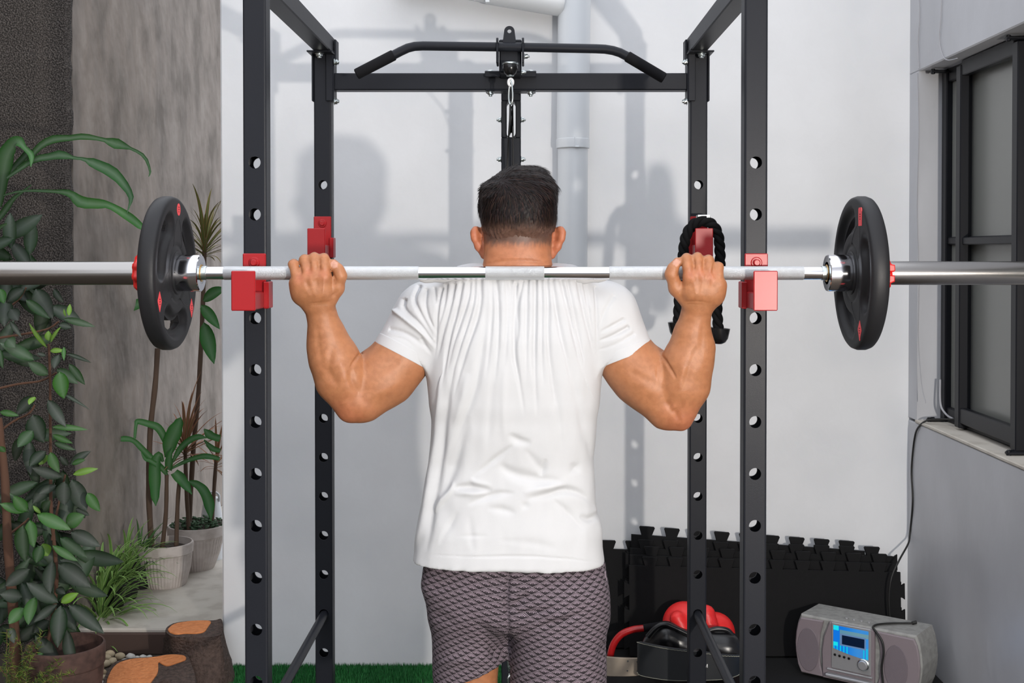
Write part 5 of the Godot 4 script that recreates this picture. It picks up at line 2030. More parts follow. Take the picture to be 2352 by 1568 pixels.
func radio() -> void:
	var right := Vector3(0.797, 0, 0.604)
	var nrm := Vector3(-0.604, 0, 0.797)
	var fl := Vector3(0.879, STEP, -3.95)
	var fr := Vector3(1.196, STEP, -3.71)
	var r := thing("radio", "grey boombox with a blue lit display in the corner", "radio", (fl + fr) * 0.5 - nrm * 0.08, "", Basis(right, Vector3.UP, nrm))
	var body := mat("radio_grey", Color(0.56, 0.56, 0.55), 0.5)
	var cover := mat("radio_mauve", Color(0.49, 0.45, 0.47), 0.6)
	var grille := mat("radio_grille", Color(0.43, 0.395, 0.42), 0.75)
	var silver := mat("radio_silver", Color(0.6, 0.6, 0.61), 0.35, 0.3)
	tri_map(grille, Vector3.ONE * 60.0, false)
	grille.normal_enabled = true
	grille.normal_texture = noise_tex(0.12, 128, 53, 1, null, 3.0, FastNoiseLite.TYPE_CELLULAR)
	tri_map(body, Vector3.ONE * 4.0, false)
	body.albedo_texture = noise_tex(0.03, 256, 55, 5, ramp([[0.3, Color(0.9, 0.9, 0.9)], [0.6, Color(1, 1, 1)]]))
	var b := MB.new()
	var poly := PackedVector2Array()
	var side := [[0.188, 0.0], [0.2, 0.03], [0.207, 0.07], [0.209, 0.1], [0.206, 0.135], [0.2, 0.165], [0.19, 0.192]]
	for q in side: poly.append(Vector2(q[0], q[1]))
	for k in side.size(): poly.append(Vector2(-side[side.size() - 1 - k][0], side[side.size() - 1 - k][1]))
	b.prism(poly, 0.15, Transform3D(Basis(), Vector3(0, 0.003, -0.08)), 0.006)
	local_part("body", b, body, r)
	for s in [-1.0, 1.0]:
		var f := PackedVector2Array()
		var x_in := 0.066 if s > 0 else 0.108
		for q in side: f.append(Vector2(s * (q[0] - 0.004), clampf(q[1], 0.006, 0.184)))
		f.append(Vector2(s * x_in, 0.186))
		f.append(Vector2(s * (x_in + 0.012), 0.14))
		f.append(Vector2(s * (x_in + 0.015), 0.09))
		f.append(Vector2(s * (x_in + 0.01), 0.04))
		f.append(Vector2(s * x_in, 0.006))
		b = MB.new()
		b.prism(f, 0.012, Transform3D(Basis(), Vector3(0, 0.002, 0.068)), 0.004)
		var cov := local_part("speaker_cover", b, cover, r)
		b = MB.new()
		var g := PackedVector2Array()
		for k in 28:
			var a := TAU * k / 28.0
			var xx := 0.0365 * cos(a) * (1.0 if cos(a) * s < 0 else 1.05)
			g.append(Vector2(s * (0.158 if s < 0 else 0.13) + xx, 0.088 + 0.07 * sin(a)))
		b.prism(g, 0.0035, Transform3D(Basis(), Vector3(0, 0.0, 0.079)), 0.0012)
		local_part("grille", b, grille, cov)
	b = MB.new()
	b.prism(PackedVector2Array([Vector2(-0.108, 0.006), Vector2(0.062, 0.006), Vector2(0.062, 0.188), Vector2(-0.086, 0.188), Vector2(-0.105, 0.14), Vector2(-0.112, 0.09)]), 0.02, Transform3D(Basis(), Vector3(0, 0.002, 0.064)), 0.004)
	local_part("front_panel", b, cover, r)
	b = MB.new()
	b.box(Vector3(-0.012, 0.12, 0.084), Vector3(0.13, 0.146, 0.008), 0.002)
	var face := local_part("control_face", b, silver, r)
	# lit display
	var im := Image.create_empty(96, 72, false, Image.FORMAT_RGB8)
	for y in 72:
		for x in 96:
			var u := x / 95.0
			var v := y / 71.0
			var c := Color(0.05, 0.5, 0.95).lerp(Color(0.3, 0.62, 0.9), smoothstep(0.2, 0.75, u) * 0.8)
			if x % 9 < 4 and (u < 0.42 or u > 0.86) and v > 0.62: c = c.lerp(Color(0.0, 0.9, 1.0), 0.75)
			if u < 0.15 and v < 0.16: c = Color(0.1, 0.95, 1.0)
			if u < 0.13 and absf(v - 0.66) < 0.07: c = Color(0.1, 0.95, 1.0)
			if v > 0.12 and v < 0.27 and u > 0.18: c = c.lerp(Color(0.55, 0.66, 0.6), 0.7)
			if u > 0.18 and u < 0.93 and v > 0.24 and v < 0.68: c = Color(0.42, 0.55, 0.72)
			if u > 0.25 and u < 0.89 and v > 0.3 and v < 0.62: c = Color(0.0, 0.04, 0.16)
			im.set_pixel(x, y, c)
	var scr := mat("display_blue", Color(0.05, 0.1, 0.15), 0.2)
	scr.emission_enabled = true
	scr.emission = Color.WHITE
	scr.emission_operator = BaseMaterial3D.EMISSION_OP_MULTIPLY
	scr.emission_texture = ImageTexture.create_from_image(im)
	scr.emission_energy_multiplier = 0.5
	b = MB.new()
	var s0 := b.v.size()
	var cols := 12
	for k in cols + 1:
		var u := float(k) / cols
		var x := lerpf(-0.07, 0.046, u)
		var dip := 0.016 * sin(u * PI * 0.5)
		for q in [[0.186, 0.0], [0.112 - dip, 1.0]]:
			b.add(Vector3(x, q[0], 0.0886))
			b.uv[-1] = Vector2(u, q[1] * (0.186 - q[0]) / 0.09)
		if k > 0: b.quad_i(s0 + k * 2 - 1, s0 + k * 2 + 1, s0 + k * 2, s0 + k * 2 - 2)
	local_part("display_screen", b, scr, face)
	var glow := AreaLight3D.new()
	glow.name = "display_light"
	glow.area_size = Vector2(0.1, 0.07)
	glow.light_color = Color(0.2, 0.65, 1.0)
	glow.light_energy = 0.01
	glow.shadow_enabled = true
	glow.transform = Transform3D(Basis(Vector3.UP, PI), Vector3(-0.012, 0.15, 0.092))
	face.add_child(glow)
	for k in 4:
		b = MB.new()
		b.cyl(Vector3(-0.064 + k * 0.0155, 0.092 - k * 0.001, 0.087), Vector3(-0.064 + k * 0.0155, 0.092 - k * 0.001, 0.091), 0.0042, 14)
		local_part("button", b, M.gloss_black, face)
	b = MB.new()
	b.cyl(Vector3(0.03, 0.078, 0.086), Vector3(0.03, 0.078, 0.1), 0.0155, 28, 0.003)
	var kn := local_part("knob", b, silver, face)
	b = MB.new()
	b.lathe([Vector2(0.0155, 0), Vector2(0.0185, 0.0), Vector2(0.019, 0.004), Vector2(0.0165, 0.006), Vector2(0.0155, 0.004)], Transform3D(b.axis(Vector3(0, 0, 1)), Vector3(0.03, 0.078, 0.087)), 28)
	local_part("chrome_ring", b, M.zinc, kn)
	b = MB.new()
	b.box(Vector3(-0.016, 0.026, 0.09), Vector3(0.15, 0.01, 0.03), 0.004)
	b.box(Vector3(-0.016, 0.042, 0.082), Vector3(0.15, 0.006, 0.02), 0.002)
	local_part("cassette_tray", b, silver, r)
	for k in 4:
		b = MB.new()
		b.cyl(Vector3(-0.05 + k * 0.025, 0.194, 0.03), Vector3(-0.05 + k * 0.025, 0.199, 0.03), 0.005, 14)
		local_part("top_button", b, silver, r)
	var on := func(x: float, y: float, z: float) -> Vector3: return r.transform * Vector3(x, y, z)
	b = MB.new()
	b.tube(smooth_path([on.call(0.14, 0.2, -0.035), on.call(0.12, 0.2, -0.02), on.call(0.085, 0.2, 0.01), on.call(0.058, 0.2, 0.045), on.call(0.055, 0.198, 0.075), on.call(0.07, 0.19, 0.088), on.call(0.09, 0.165, 0.09), on.call(0.096, 0.13, 0.091), on.call(0.09, 0.08, 0.091), on.call(0.096, 0.02, 0.092), on.call(0.1, 0.004, 0.12)]), 0.0034, 8)
	b.tube([on.call(0.14, 0.2, -0.035), on.call(0.15, 0.203, -0.045)], 0.0055, 10)
	tag(part("audio_cord", b, M.black_cord), "thin black cord draped over the boombox", "cord")

func blob(called: String, f: Field, lo: Vector3, hi: Vector3, cell: float, m: Material, parent: Node) -> MeshInstance3D:
	var b := MB.new()
	f.net(lo, hi, cell, b)
	return part(called, b, m, parent)

func gear() -> void:
	var red := mat("glove_red", Color(0.88, 0.16, 0.16), 0.42)
	var bl := mat("leather_black", Color(0.09, 0.09, 0.1), 0.28)
	var lb := mat("belt_leather", Color(0.12, 0.13, 0.145), 0.6)
	var tan := mat("belt_tan", Color(0.6, 0.55, 0.49), 0.75)
	var thread := mat("thread", Color(0.55, 0.55, 0.5), 0.8)
	# a pair of red boxing gloves leaning on the black mitts
	var defs := [
		["red boxing glove with its thumb folded, nearer the man", [1572, 1436], 4.0, [[1572, 1432, 4.0, 0.072], [1585, 1500, 3.98, 0.062]], [[1556, 1420, 3.945, 0.024], [1575, 1458, 3.93, 0.022]]],
		["red boxing glove behind the rear upright, nearer the radio", [1650, 1450], 4.0, [[1642, 1452, 4.0, 0.066], [1655, 1520, 3.98, 0.06]], [[1622, 1410, 3.955, 0.03], [1637, 1470, 3.935, 0.028]]]]
	for q in defs:
		var at := PX(q[1][0], q[1][1], q[2])
		var o := thing("boxing_glove", q[0], "boxing glove", Vector3(at.x, STEP, at.z), "red boxing gloves")
		var f := Field.new()
		f.blend = 0.008
		f.group(0.03)
		chain_px(f, q[3])
		f.group(0.02)
		chain_px(f, q[4])
		blob("shell", f, at - Vector3(0.13, 0.2, 0.13), at + Vector3(0.13, 0.13, 0.15), 0.006, red, o)
		f = Field.new()
		f.group(0.02)
		f.cone(P3(q[3][1]), Vector3(at.x + 0.01, STEP + 0.055, at.z + 0.01), q[3][1][3] * 0.95, 0.05)
		blob("cuff", f, at - Vector3(0.15, 0.35, 0.15), at + Vector3(0.15, 0.05, 0.15), 0.008, red, o)
	for q in [["glossy black punch mitt beside the red tube handle", [[1497, 1478, 3.87, 0.03], [1530, 1462, 3.87, 0.042], [1585, 1490, 3.87, 0.05], [1590, 1530, 3.86, 0.05]], [[1487, 1462], [1506, 1441], [1525, 1433], [1550, 1442], [1578, 1455], [1604, 1468]]], ["glossy black punch mitt beside the radio", [[1630, 1480, 3.85, 0.045], [1668, 1490, 3.85, 0.048], [1690, 1510, 3.85, 0.04], [1650, 1530, 3.85, 0.05]], [[1622, 1450], [1645, 1444], [1668, 1446], [1680, 1456], [1686, 1470]]]]:
		var at := P3(q[1][1])
		var o := thing("punch_mitt", q[0], "punch mitt", Vector3(at.x, STEP, at.z), "black punch mitts under the gloves")
		var f := Field.new()
		f.group(0.03)
		chain_px(f, q[1])
		f.planes = [[Vector3(0, STEP + 0.002, 0), Vector3(0, -1, 0)]]
		blob("pad", f, at - Vector3(0.14, 0.2, 0.1), at + Vector3(0.2, 0.12, 0.1), 0.006, bl, o)
		var b := MB.new()
		var pts := []
		for e in q[2]: pts.append(PX(e[0], e[1], 3.84))
		b.tube(smooth_path(pts), 0.008, 10)
		part("rim", b, bl, o)
	# lifting belts standing on edge
	for q in [["weightlifting_belt", "black leather lifting belt with pale stitching, in front of the boxing gear", lb, [[1467, 3.80], [1480, 3.775], [1540, 3.74], [1610, 3.74], [1660, 3.75], [1690, 3.78], [1698, 3.81]], 0.108, 1483.0], ["lifting_belt", "tan leather lifting belt with punched holes behind the black belt", tan, [[1360, 3.86], [1400, 3.84], [1450, 3.84], [1500, 3.86], [1560, 3.9]], 0.062, 1507.0]]:
		var pts := []
		for e in q[3]: pts.append(PX(e[0], 1560, e[1]))
		var path := smooth_path(pts, 5)
		var top := PX(q[3][2][0], q[5], q[3][2][1]).y
		var hgt: float = q[4]
		var o := thing(q[0], q[1], "lifting belt", Vector3(path[8].x, STEP, path[8].z))
		var b := MB.new()
		var n := path.size() - 1
		var st := MB.new()
		for k in n + 1:
			var t: Vector3 = (path[mini(k + 1, n)] - path[maxi(k - 1, 0)]).normalized()
			var nn := Vector3(-t.z, 0, t.x).normalized() * -1.0
			if nn.z < 0: nn = -nn
			# the end is rounded off
			var g := clampf(float(k) / 3.0, 0.0, 1.0)
			var cut := 0.012 * (1.0 - sqrt(1.0 - pow(1.0 - g, 2.0)))
			var y1 := top - cut - 0.00004 * k * k
			var y0 := maxf(top - hgt, STEP + 0.001) + cut
			var c: Vector3 = path[k]
			for e in [[y0, 0.004], [y0 + 0.002, 0.005], [y1 - 0.002, 0.005], [y1, 0.004], [y1, -0.004], [y0, -0.004]]:
				b.add(Vector3(c.x, e[0], c.z) + nn * e[1])
			if k > 0:
				for e in 6:
					var e1 := (e + 1) % 6
					b.quad_i((k - 1) * 6 + e, k * 6 + e, k * 6 + e1, (k - 1) * 6 + e1)
				if q[0] == "weightlifting_belt":
					for m in 5:
						var p: Vector3 = path[k - 1].lerp(path[k], (m + 0.5) / 5.0)
						for y in [y1 - 0.0035, y0 + 0.0035]:
							st.box(Vector3(p.x, y, p.z) + nn * 0.0056, Vector3(0.003, 0.0013, 0.0012), 0.0)
		part("strap", b, q[2], o)
		if q[0] == "weightlifting_belt":
			part("stitching", st, thread, o).set_meta("kind", "stuff")
			var tm := TextMesh.new()
			tm.text = "M"
			var sf := SystemFont.new()
			sf.font_names = PackedStringArray(["Droid Sans"])
			sf.font_weight = 800
			tm.font = sf
			tm.font_size = 16
			tm.pixel_size = 0.0009
			tm.depth = 0.0006
			put("letter", tm, mat("print_white", Color(0.85, 0.85, 0.85), 0.6), o, Transform3D(Basis(), PX(1622, 1529, 3.732) - world_of(o)))
		else:
			for e in [[1442, 1518], [1441, 1540], [1464, 1519], [1464, 1541]]:
				b = MB.new()
				b.cyl(PX(e[0], e[1], 3.838), PX(e[0], e[1], 3.832), 0.0026, 12, 0.0005)
				part("hole", b, M.gloss_black, o)
	# tube handle
	var ph := thing("push_up_handle", "red tube push-up handle with a black foam grip beside the man's hip", "push-up handle", PX(1440, 1570, 3.97))
	var hred := mat("handle_red", Color(0.66, 0.1, 0.11), 0.25)
	var b := MB.new()
	b.tube(smooth_path([PX(1455, 1572, 3.9), PX(1425, 1572, 3.92), PX(1404, 1566, 3.96), PX(1401, 1530, 3.98), PX(1403, 1500, 3.98), PX(1411, 1476, 3.98), PX(1428, 1456, 3.98), PX(1452, 1446, 3.98), PX(1480, 1442, 3.98)]), 0.0115, 14)
	part("tube", b, hred, ph)
	b = MB.new()
	b.tube([PX(1478, 1442, 3.98), PX(1530, 1434, 3.98), PX(1600, 1432, 3.985)], 0.0125, 14)
	part("foam_grip", b, M.foam_grip, ph)
	b = MB.new()
	b.tube(smooth_path([PX(1600, 1432, 3.985), PX(1620, 1440, 3.985), PX(1624, 1480, 3.985), PX(1624, 1560, 3.98)]), 0.0115, 14)
	part("far_tube", b, hred, ph)

# ---------------------------------------------------------------- plants, pots, stones
func blade(b: MB, path: Array, widths: Array, faces: Vector3, fold_: float, c0: Color, c1: Color, edge := Color.TRANSPARENT) -> void:
	# a leaf along a path; it is folded along its midrib and shows its upper side towards "faces"
	var n := path.size()
	var start := b.v.size()
	for k in n:
		var t: Vector3 = (path[mini(k + 1, n - 1)] - path[maxi(k - 1, 0)]).normalized()
		var side := t.cross(faces).normalized()
		var up := side.cross(t).normalized()
		var w: float = widths[k] * 0.5
		var c := c0.lerp(c1, float(k) / (n - 1))
		b.col = edge if edge.a > 0.0 else c.darkened(0.12)
		b.add(path[k] - side * w + up * (w * fold_))
		if edge.a > 0.0:
			b.col = c
			b.add(path[k] - side * w * 0.5 + up * (w * fold_ * 0.5))
		b.col = c.lightened(0.08)
		b.add(path[k])
		if edge.a > 0.0:
			b.col = c
			b.add(path[k] + side * w * 0.5 + up * (w * fold_ * 0.5))
		b.col = edge if edge.a > 0.0 else c.darkened(0.12)
		b.add(path[k] + side * w + up * (w * fold_))
	b.col = Color.WHITE
	var m := 5 if edge.a > 0.0 else 3
	for k in n - 1:
		for s in m - 1:
			var a := start + k * m + s
			b.quad_i(a, a + 1, a + m + 1, a + m)

func leaf_shape(t: float) -> float:
	return pow(sin(PI * pow(t, 0.85)), 0.85) * (1.0 if t < 0.97 else 0.6) + 0.02

func leaf_between(b: MB, a: Vector3, tip: Vector3, w: float, faces: Vector3, bow: float, fold_: float, c0: Color, c1: Color) -> void:
	var path := []
	var ws := []
	for k in 9:
		var t := k / 8.0
		path.append(a.lerp(tip, t) + faces * (bow * 4.0 * t * (1.0 - t)))
		ws.append(w * leaf_shape(t))
	blade(b, path, ws, faces, fold_, c0, c1)

func strap_mesh(len: float, w: float, droop: float, c0: Color, c1: Color, edge: Color) -> ArrayMesh:
	# grows along +y and bends over towards +z
	var b := MB.new()
	var path := []
	var ws := []
	var p := Vector3.ZERO
	for k in 10:
		var t := k / 9.0
		var a := droop * t * t
		path.append(p)
		ws.append(w * (0.55 + 0.45 * sin(PI * minf(t * 1.3, 0.5))) * (1.0 - pow(t, 3.0)) + w * 0.05)
		p += Vector3(0, cos(a), sin(a)) * (len / 9.0)
	blade(b, path, ws, Vector3(0, 0.2, -1), 0.35, c0, c1, edge)
	return b.mesh()

func ribbon(parent: Node, sx: float, sy: float, sc: float, pts: Array, d0: float, d1: float, c0: Color, c1: Color, roll := 0.0) -> void:
	# a long leaf traced through picture points, [x, y, width in those units]
	var raw := []
	for k in pts.size():
		raw.append(PX(sx + pts[k][0] / sc, sy + pts[k][1] / sc, lerpf(d0, d1, float(k) / (pts.size() - 1))))
	var c := Curve3D.new()
	for k in raw.size():
		var t: Vector3 = (raw[mini(k + 1, raw.size() - 1)] - raw[maxi(k - 1, 0)]) * 0.18
		c.add_point(raw[k], -t, t)
	var n := 26
	var path := []
	var ws := []
	for k in n:
		var u := float(k) / (n - 1) * (pts.size() - 1)
		var i := mini(int(u), pts.size() - 2)
		path.append(c.sample(i, u - i))
		ws.append(lerpf(pts[i][2], pts[i + 1][2], smoothstep(0.0, 1.0, u - i)) / sc * d0 / F + 0.0008)
	var b := MB.new()
	blade(b, path, ws, Vector3(sin(roll), 0.25, cos(roll)).normalized(), 0.3, c0, c1)
	part("leaf", b, M.leaf, parent)

func stem(parent: Node, pts: Array, r0: float, r1: float, m: Material, called := "stem") -> void:
	var path := smooth_path(pts, 4)
	var rs := []
	for k in path.size(): rs.append(lerpf(r0, r1, float(k) / (path.size() - 1)) * (1.0 + 0.06 * sin(k * 1.7)))
	var b := MB.new()
	b.tube(path, rs, 10)
	part(called, b, m, parent)

func garden() -> void:
	var lf := vmat("leaf", 0.5)
	lf.metallic_specular = 0.17
	lf.backlight_enabled = true
	lf.backlight = Color(0.1, 0.16, 0.05)
	lf.cull_mode = BaseMaterial3D.CULL_DISABLED
	mat("bark", Color(0.37, 0.26, 0.2), 0.9)
	mat("cane", Color(0.36, 0.29, 0.24), 0.9)
	var m := mat("pot_white", Color(0.81, 0.775, 0.755), 0.75)
	tri_map(m, Vector3.ONE * 3.0)
	m.albedo_texture = noise_tex(0.02, 256, 61, 5, ramp([[0.25, Color(0.9, 0.89, 0.88)], [0.6, Color(1, 1, 1)]]))
	m = mat("terracotta", Color(0.36, 0.265, 0.235), 0.85)
	tri_map(m, Vector3.ONE * 3.0)
	m.albedo_texture = noise_tex(0.03, 256, 63, 5, ramp([[0.25, Color(0.7, 0.7, 0.7)], [0.7, Color(1, 1, 1)]]))
	mat("nursery_black", Color(0.1, 0.1, 0.105), 0.6)
	m = mat("soil", Color(0.34, 0.29, 0.25), 1.0)
	tri_map(m, Vector3.ONE * 5.0)
	m.albedo_texture = noise_tex(0.09, 256, 65, 3, ramp([[0.3, Color(0.4, 0.4, 0.4)], [0.7, Color(1, 1, 1)]]))
	corn_plant()
	shrub()
	pots()
	stumps()
	pebbles()
	fern()

func corn_plant() -> void:
	var o := thing("corn_plant", "tall corn plant with long wavy strap leaves arching over the barbell end", "plant", Vector3(-1.72, 0, -3.7))
	var g0 := lin(0.11, 0.26, 0.085)
	var g1 := lin(0.13, 0.32, 0.1)
	var sc := 3.734
	ribbon(o, 0, 280, sc, [[150, 400, 26], [250, 330, 34], [330, 225, 60], [450, 155, 72], [600, 140, 50], [720, 128, 54], [880, 152, 30], [1000, 190, 92], [1130, 232, 22], [1240, 300, 26], [1288, 420, 16], [1275, 470, 4]], 3.62, 3.5, g0, g1)
	ribbon(o, 0, 280, sc, [[60, 480, 26], [180, 400, 34], [300, 325, 56], [430, 300, 60], [520, 285, 80], [640, 310, 24], [720, 320, 26], [820, 362, 84], [960, 430, 96], [1060, 530, 70], [1125, 640, 44], [1110, 720, 14], [1090, 780, 3]], 3.6, 3.48, lin(0.12, 0.27, 0.11), lin(0.14, 0.33, 0.15))
	ribbon(o, 0, 280, sc, [[30, 630, 10], [200, 592, 18], [450, 595, 26], [600, 615, 56], [700, 690, 100], [850, 705, 84], [950, 722, 54], [1100, 810, 70], [1190, 880, 60], [1225, 915, 30]], 3.58, 3.46, g0, lin(0.18, 0.4, 0.14))
	ribbon(o, 0, 280, sc, [[-10, 720, 60], [20, 520, 110], [55, 320, 160], [110, 210, 130], [160, 170, 90], [215, 225, 40], [272, 290, 48], [265, 385, 6]], 3.66, 3.55, g0, lin(0.22, 0.42, 0.2))
	ribbon(o, 0, 280, sc, [[-60, 900, 30], [60, 740, 60], [120, 660, 40], [180, 610, 22], [270, 540, 8]], 3.68, 3.62, lin(0.12, 0.26, 0.1), g1)
	ribbon(o, 0, 280, sc, [[-60, 820, 40], [20, 560, 60], [100, 420, 50], [220, 290, 60], [250, 230, 20]], 3.7, 3.66, lin(0.1, 0.22, 0.09), g0)
	ribbon(o, 0, 280, sc, [[-80, 1000, 40], [0, 910, 36], [60, 875, 14]], 3.68, 3.6, g0, lin(0.2, 0.38, 0.14))
	stem(o, [Vector3(-1.73, 0, -3.72), Vector3(-1.74, 0.7, -3.72), Vector3(-1.7, 1.25, -3.71), PX(-20, 520, 3.7)], 0.022, 0.012, M.cane)

func shrub() -> void:
	var base := GP(60, 1600, 0.0)
	var o := thing("shrub", "leafy evergreen shrub with glossy oval leaves in front of the rough pillar", "shrub", Vector3(PX(60, 1500, 3.8).x, 0, -3.8))
	var bk: Material = M.bark
	stem(o, [PX(40, 1668, 3.8), PX(32, 1430, 3.78), PX(18, 1250, 3.76), PX(10, 1080, 3.75), PX(-4, 960, 3.75)], 0.018, 0.011, bk, "trunk")
	stem(o, [PX(70, 1660, 3.8), PX(110, 1480, 3.78), PX(130, 1330, 3.77), PX(118, 1180, 3.76), PX(116, 1010, 3.76), PX(115, 860, 3.75), PX(112, 790, 3.75)], 0.008, 0.0035, bk)
	for q in [[[-20, 896], [40, 882], [95, 874], [130, 855]], [[-20, 1005], [30, 968], [66, 950], [80, 930]], [[-10, 777], [60, 766], [110, 755], [135, 738]], [[16, 1230], [50, 1205], [66, 1190]], [[-20, 740], [40, 690], [60, 660]], [[120, 1240], [130, 1180], [150, 1090]], [[110, 1400], [140, 1400], [150, 1395]], [[-10, 1600], [60, 1560], [95, 1530]]]:
		var pts := []
		for e in q: pts.append(PX(e[0], e[1], 3.76))
		stem(o, pts, 0.0042, 0.0028, bk, "twig")
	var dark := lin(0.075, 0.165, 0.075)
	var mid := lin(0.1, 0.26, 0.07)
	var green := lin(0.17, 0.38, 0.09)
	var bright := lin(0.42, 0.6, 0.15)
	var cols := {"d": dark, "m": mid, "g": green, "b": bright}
	# traced leaves: origin x, y, scale, then [base x, base y, tip x, tip y, width, tone]
	var sets := [
		[0, 640, 4.354, [[640, 400, 955, 480, 70, "m"], [590, 460, 715, 490, 80, "d"], [480, 960, 280, 830, 110, "m"], [340, 815, 0, 640, 120, "m"], [600, 930, 640, 1200, 150, "g"], [570, 900, 780, 1050, 100, "m"], [690, 850, 850, 1060, 80, "m"], [480, 1210, 660, 1480, 110, "d"], [330, 1360, 440, 1640, 200, "d"], [520, 1480, 880, 1510, 60, "g"], [560, 1110, 900, 1310, 34, "d"], [670, 750, 915, 840, 40, "d"], [470, 690, 290, 440, 50, "b"], [485, 620, 485, 520, 65, "b"], [505, 640, 610, 480, 45, "b"], [500, 720, 650, 720, 50, "b"], [640, 680, 640, 820, 40, "g"], [360, 100, 530, 400, 180, "d"], [540, 100, 640, 240, 70, "d"], [260, 210, 500, 400, 90, "m"], [100, 420, 220, 590, 50, "d"], [80, 600, 150, 690, 120, "m"], [0, 1330, 190, 1370, 60, "g"], [350, 1180, 160, 1360, 130, "d"], [250, 100, 60, 240, 130, "d"], [60, 200, 40, 480, 150, "d"], [690, 370, 700, 250, 46, "b"], [660, 380, 640, 300, 26, "b"], [350, 1180, 290, 1260, 60, "b"], [590, 760, 540, 900, 100, "d"], [460, 770, 370, 745, 40, "d"], [110, 300, 180, 420, 120, "d"], [0, 700, 30, 900, 60, "m"], [0, 100, 40, 250, 90, "g"]]],
		[0, 980, 4.48, [[470, 250, 300, 410, 120, "d"], [520, 260, 610, 470, 110, "g"], [490, 290, 400, 390, 80, "b"], [640, 520, 330, 420, 110, "d"], [700, 400, 620, 300, 60, "d"], [720, 390, 935, 250, 100, "d"], [740, 380, 880, 340, 60, "g"], [750, 490, 1010, 430, 70, "b"], [670, 560, 660, 810, 160, "d"], [740, 540, 890, 870, 170, "d"], [900, 680, 1030, 870, 110, "g"], [540, 590, 330, 790, 130, "d"], [580, 600, 400, 690, 80, "d"], [270, 870, 140, 710, 120, "g"], [250, 880, 0, 790, 90, "g"], [380, 900, 730, 1060, 130, "g"], [680, 1000, 870, 910, 150, "g"], [310, 960, 350, 1240, 130, "g"], [240, 1010, 260, 1390, 180, "m"], [440, 1200, 490, 1330, 120, "b"], [620, 1140, 900, 1350, 120, "m"], [730, 1080, 1035, 1230, 140, "d"], [540, 1220, 800, 1380, 80, "g"], [430, 1220, 370, 1400, 120, "m"], [780, 840, 920, 910, 70, "d"], [300, 880, 100, 680, 90, "m"], [0, 200, 55, 260, 60, "g"], [340, 40, 180, 210, 130, "m"], [540, 80, 750, 170, 60, "g"], [560, 160, 780, 240, 60, "m"], [420, 890, 340, 810, 40, "b"], [440, 860, 520, 760, 100, "m"]]],
		[0, 1250, 4.93, [[660, 220, 1030, 490, 200, "d"], [600, 180, 570, 560, 170, "d"], [340, 280, 60, 470, 150, "d"], [660, 660, 300, 430, 150, "d"], [690, 660, 890, 550, 100, "b"], [690, 690, 650, 1170, 180, "d"], [780, 680, 1180, 1010, 160, "d"], [270, 720, 100, 900, 150, "g"], [400, 590, 320, 910, 150, "g"], [650, 680, 380, 880, 110, "d"], [720, 700, 860, 980, 150, "d"], [400, 1030, 690, 1350, 160, "d"], [760, 960, 850, 1440, 150, "d"], [250, 600, 0, 560, 150, "d"], [640, 500, 740, 560, 90, "d"], [680, 170, 940, 280, 110, "d"], [480, 1230, 430, 1260, 60, "g"], [120, 940, 160, 1120, 90, "d"], [560, 860, 380, 1000, 120, "d"]]]]
	for s in sets:
		for q in s[3]:
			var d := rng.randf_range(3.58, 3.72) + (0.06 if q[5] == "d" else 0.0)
			var a := PX(s[0] + q[0] / s[2], s[1] + q[1] / s[2], d)
			var tip := PX(s[0] + q[2] / s[2], s[1] + q[3] / s[2], d - rng.randf_range(-0.02, 0.05))
			var b := MB.new()
			var c: Color = cols[q[5]]
			var face := Vector3(rng.randf_range(-0.35, 0.35), rng.randf_range(0.15, 0.6), 1.0).normalized()
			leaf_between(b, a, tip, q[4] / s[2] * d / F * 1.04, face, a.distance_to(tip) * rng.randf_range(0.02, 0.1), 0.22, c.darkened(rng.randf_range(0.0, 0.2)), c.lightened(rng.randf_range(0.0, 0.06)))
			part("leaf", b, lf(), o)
	# the leaves behind them share a few meshes
	var kinds := []
	for k in 5:
		var b := MB.new()
		var c := dark.lerp(mid, k / 5.0)
		leaf_between(b, Vector3.ZERO, Vector3(0, 0.12 + 0.012 * k, 0), 0.042 + 0.003 * k, Vector3(0, 0, 1), 0.008, 0.25, c, c.lightened(0.04))
		kinds.append(b.mesh())
	var spots := [[40, 660], [110, 700], [20, 800], [70, 1000], [150, 1100], [90, 1130], [100, 1200], [150, 1270], [60, 1300], [120, 1350], [30, 1360], [160, 1400], [80, 1430], [20, 1450], [130, 1290], [50, 1230], [30, 1180], [150, 1340], [100, 1390], [60, 1370], [20, 560], [60, 590], [10, 620]]
	for s in spots:
		for k in 4:
			var d := rng.randf_range(3.78, 3.95)
			var at := PX(s[0] + rng.randf_range(-25, 25), s[1] + rng.randf_range(-25, 25), d)
			var a := rng.randf() * TAU
			var bs := Basis(Vector3(0, 0, 1), a) * Basis(Vector3.RIGHT, rng.randf_range(-0.7, 0.4)) * Basis(Vector3.UP, rng.randf_range(-0.6, 0.6))
			put("leaf", kinds[rng.randi() % 5], lf(), o, Transform3D(bs.scaled(Vector3.ONE * rng.randf_range(0.75, 1.15)), at - world_of(o)))

func lf() -> Material:
	return M.leaf

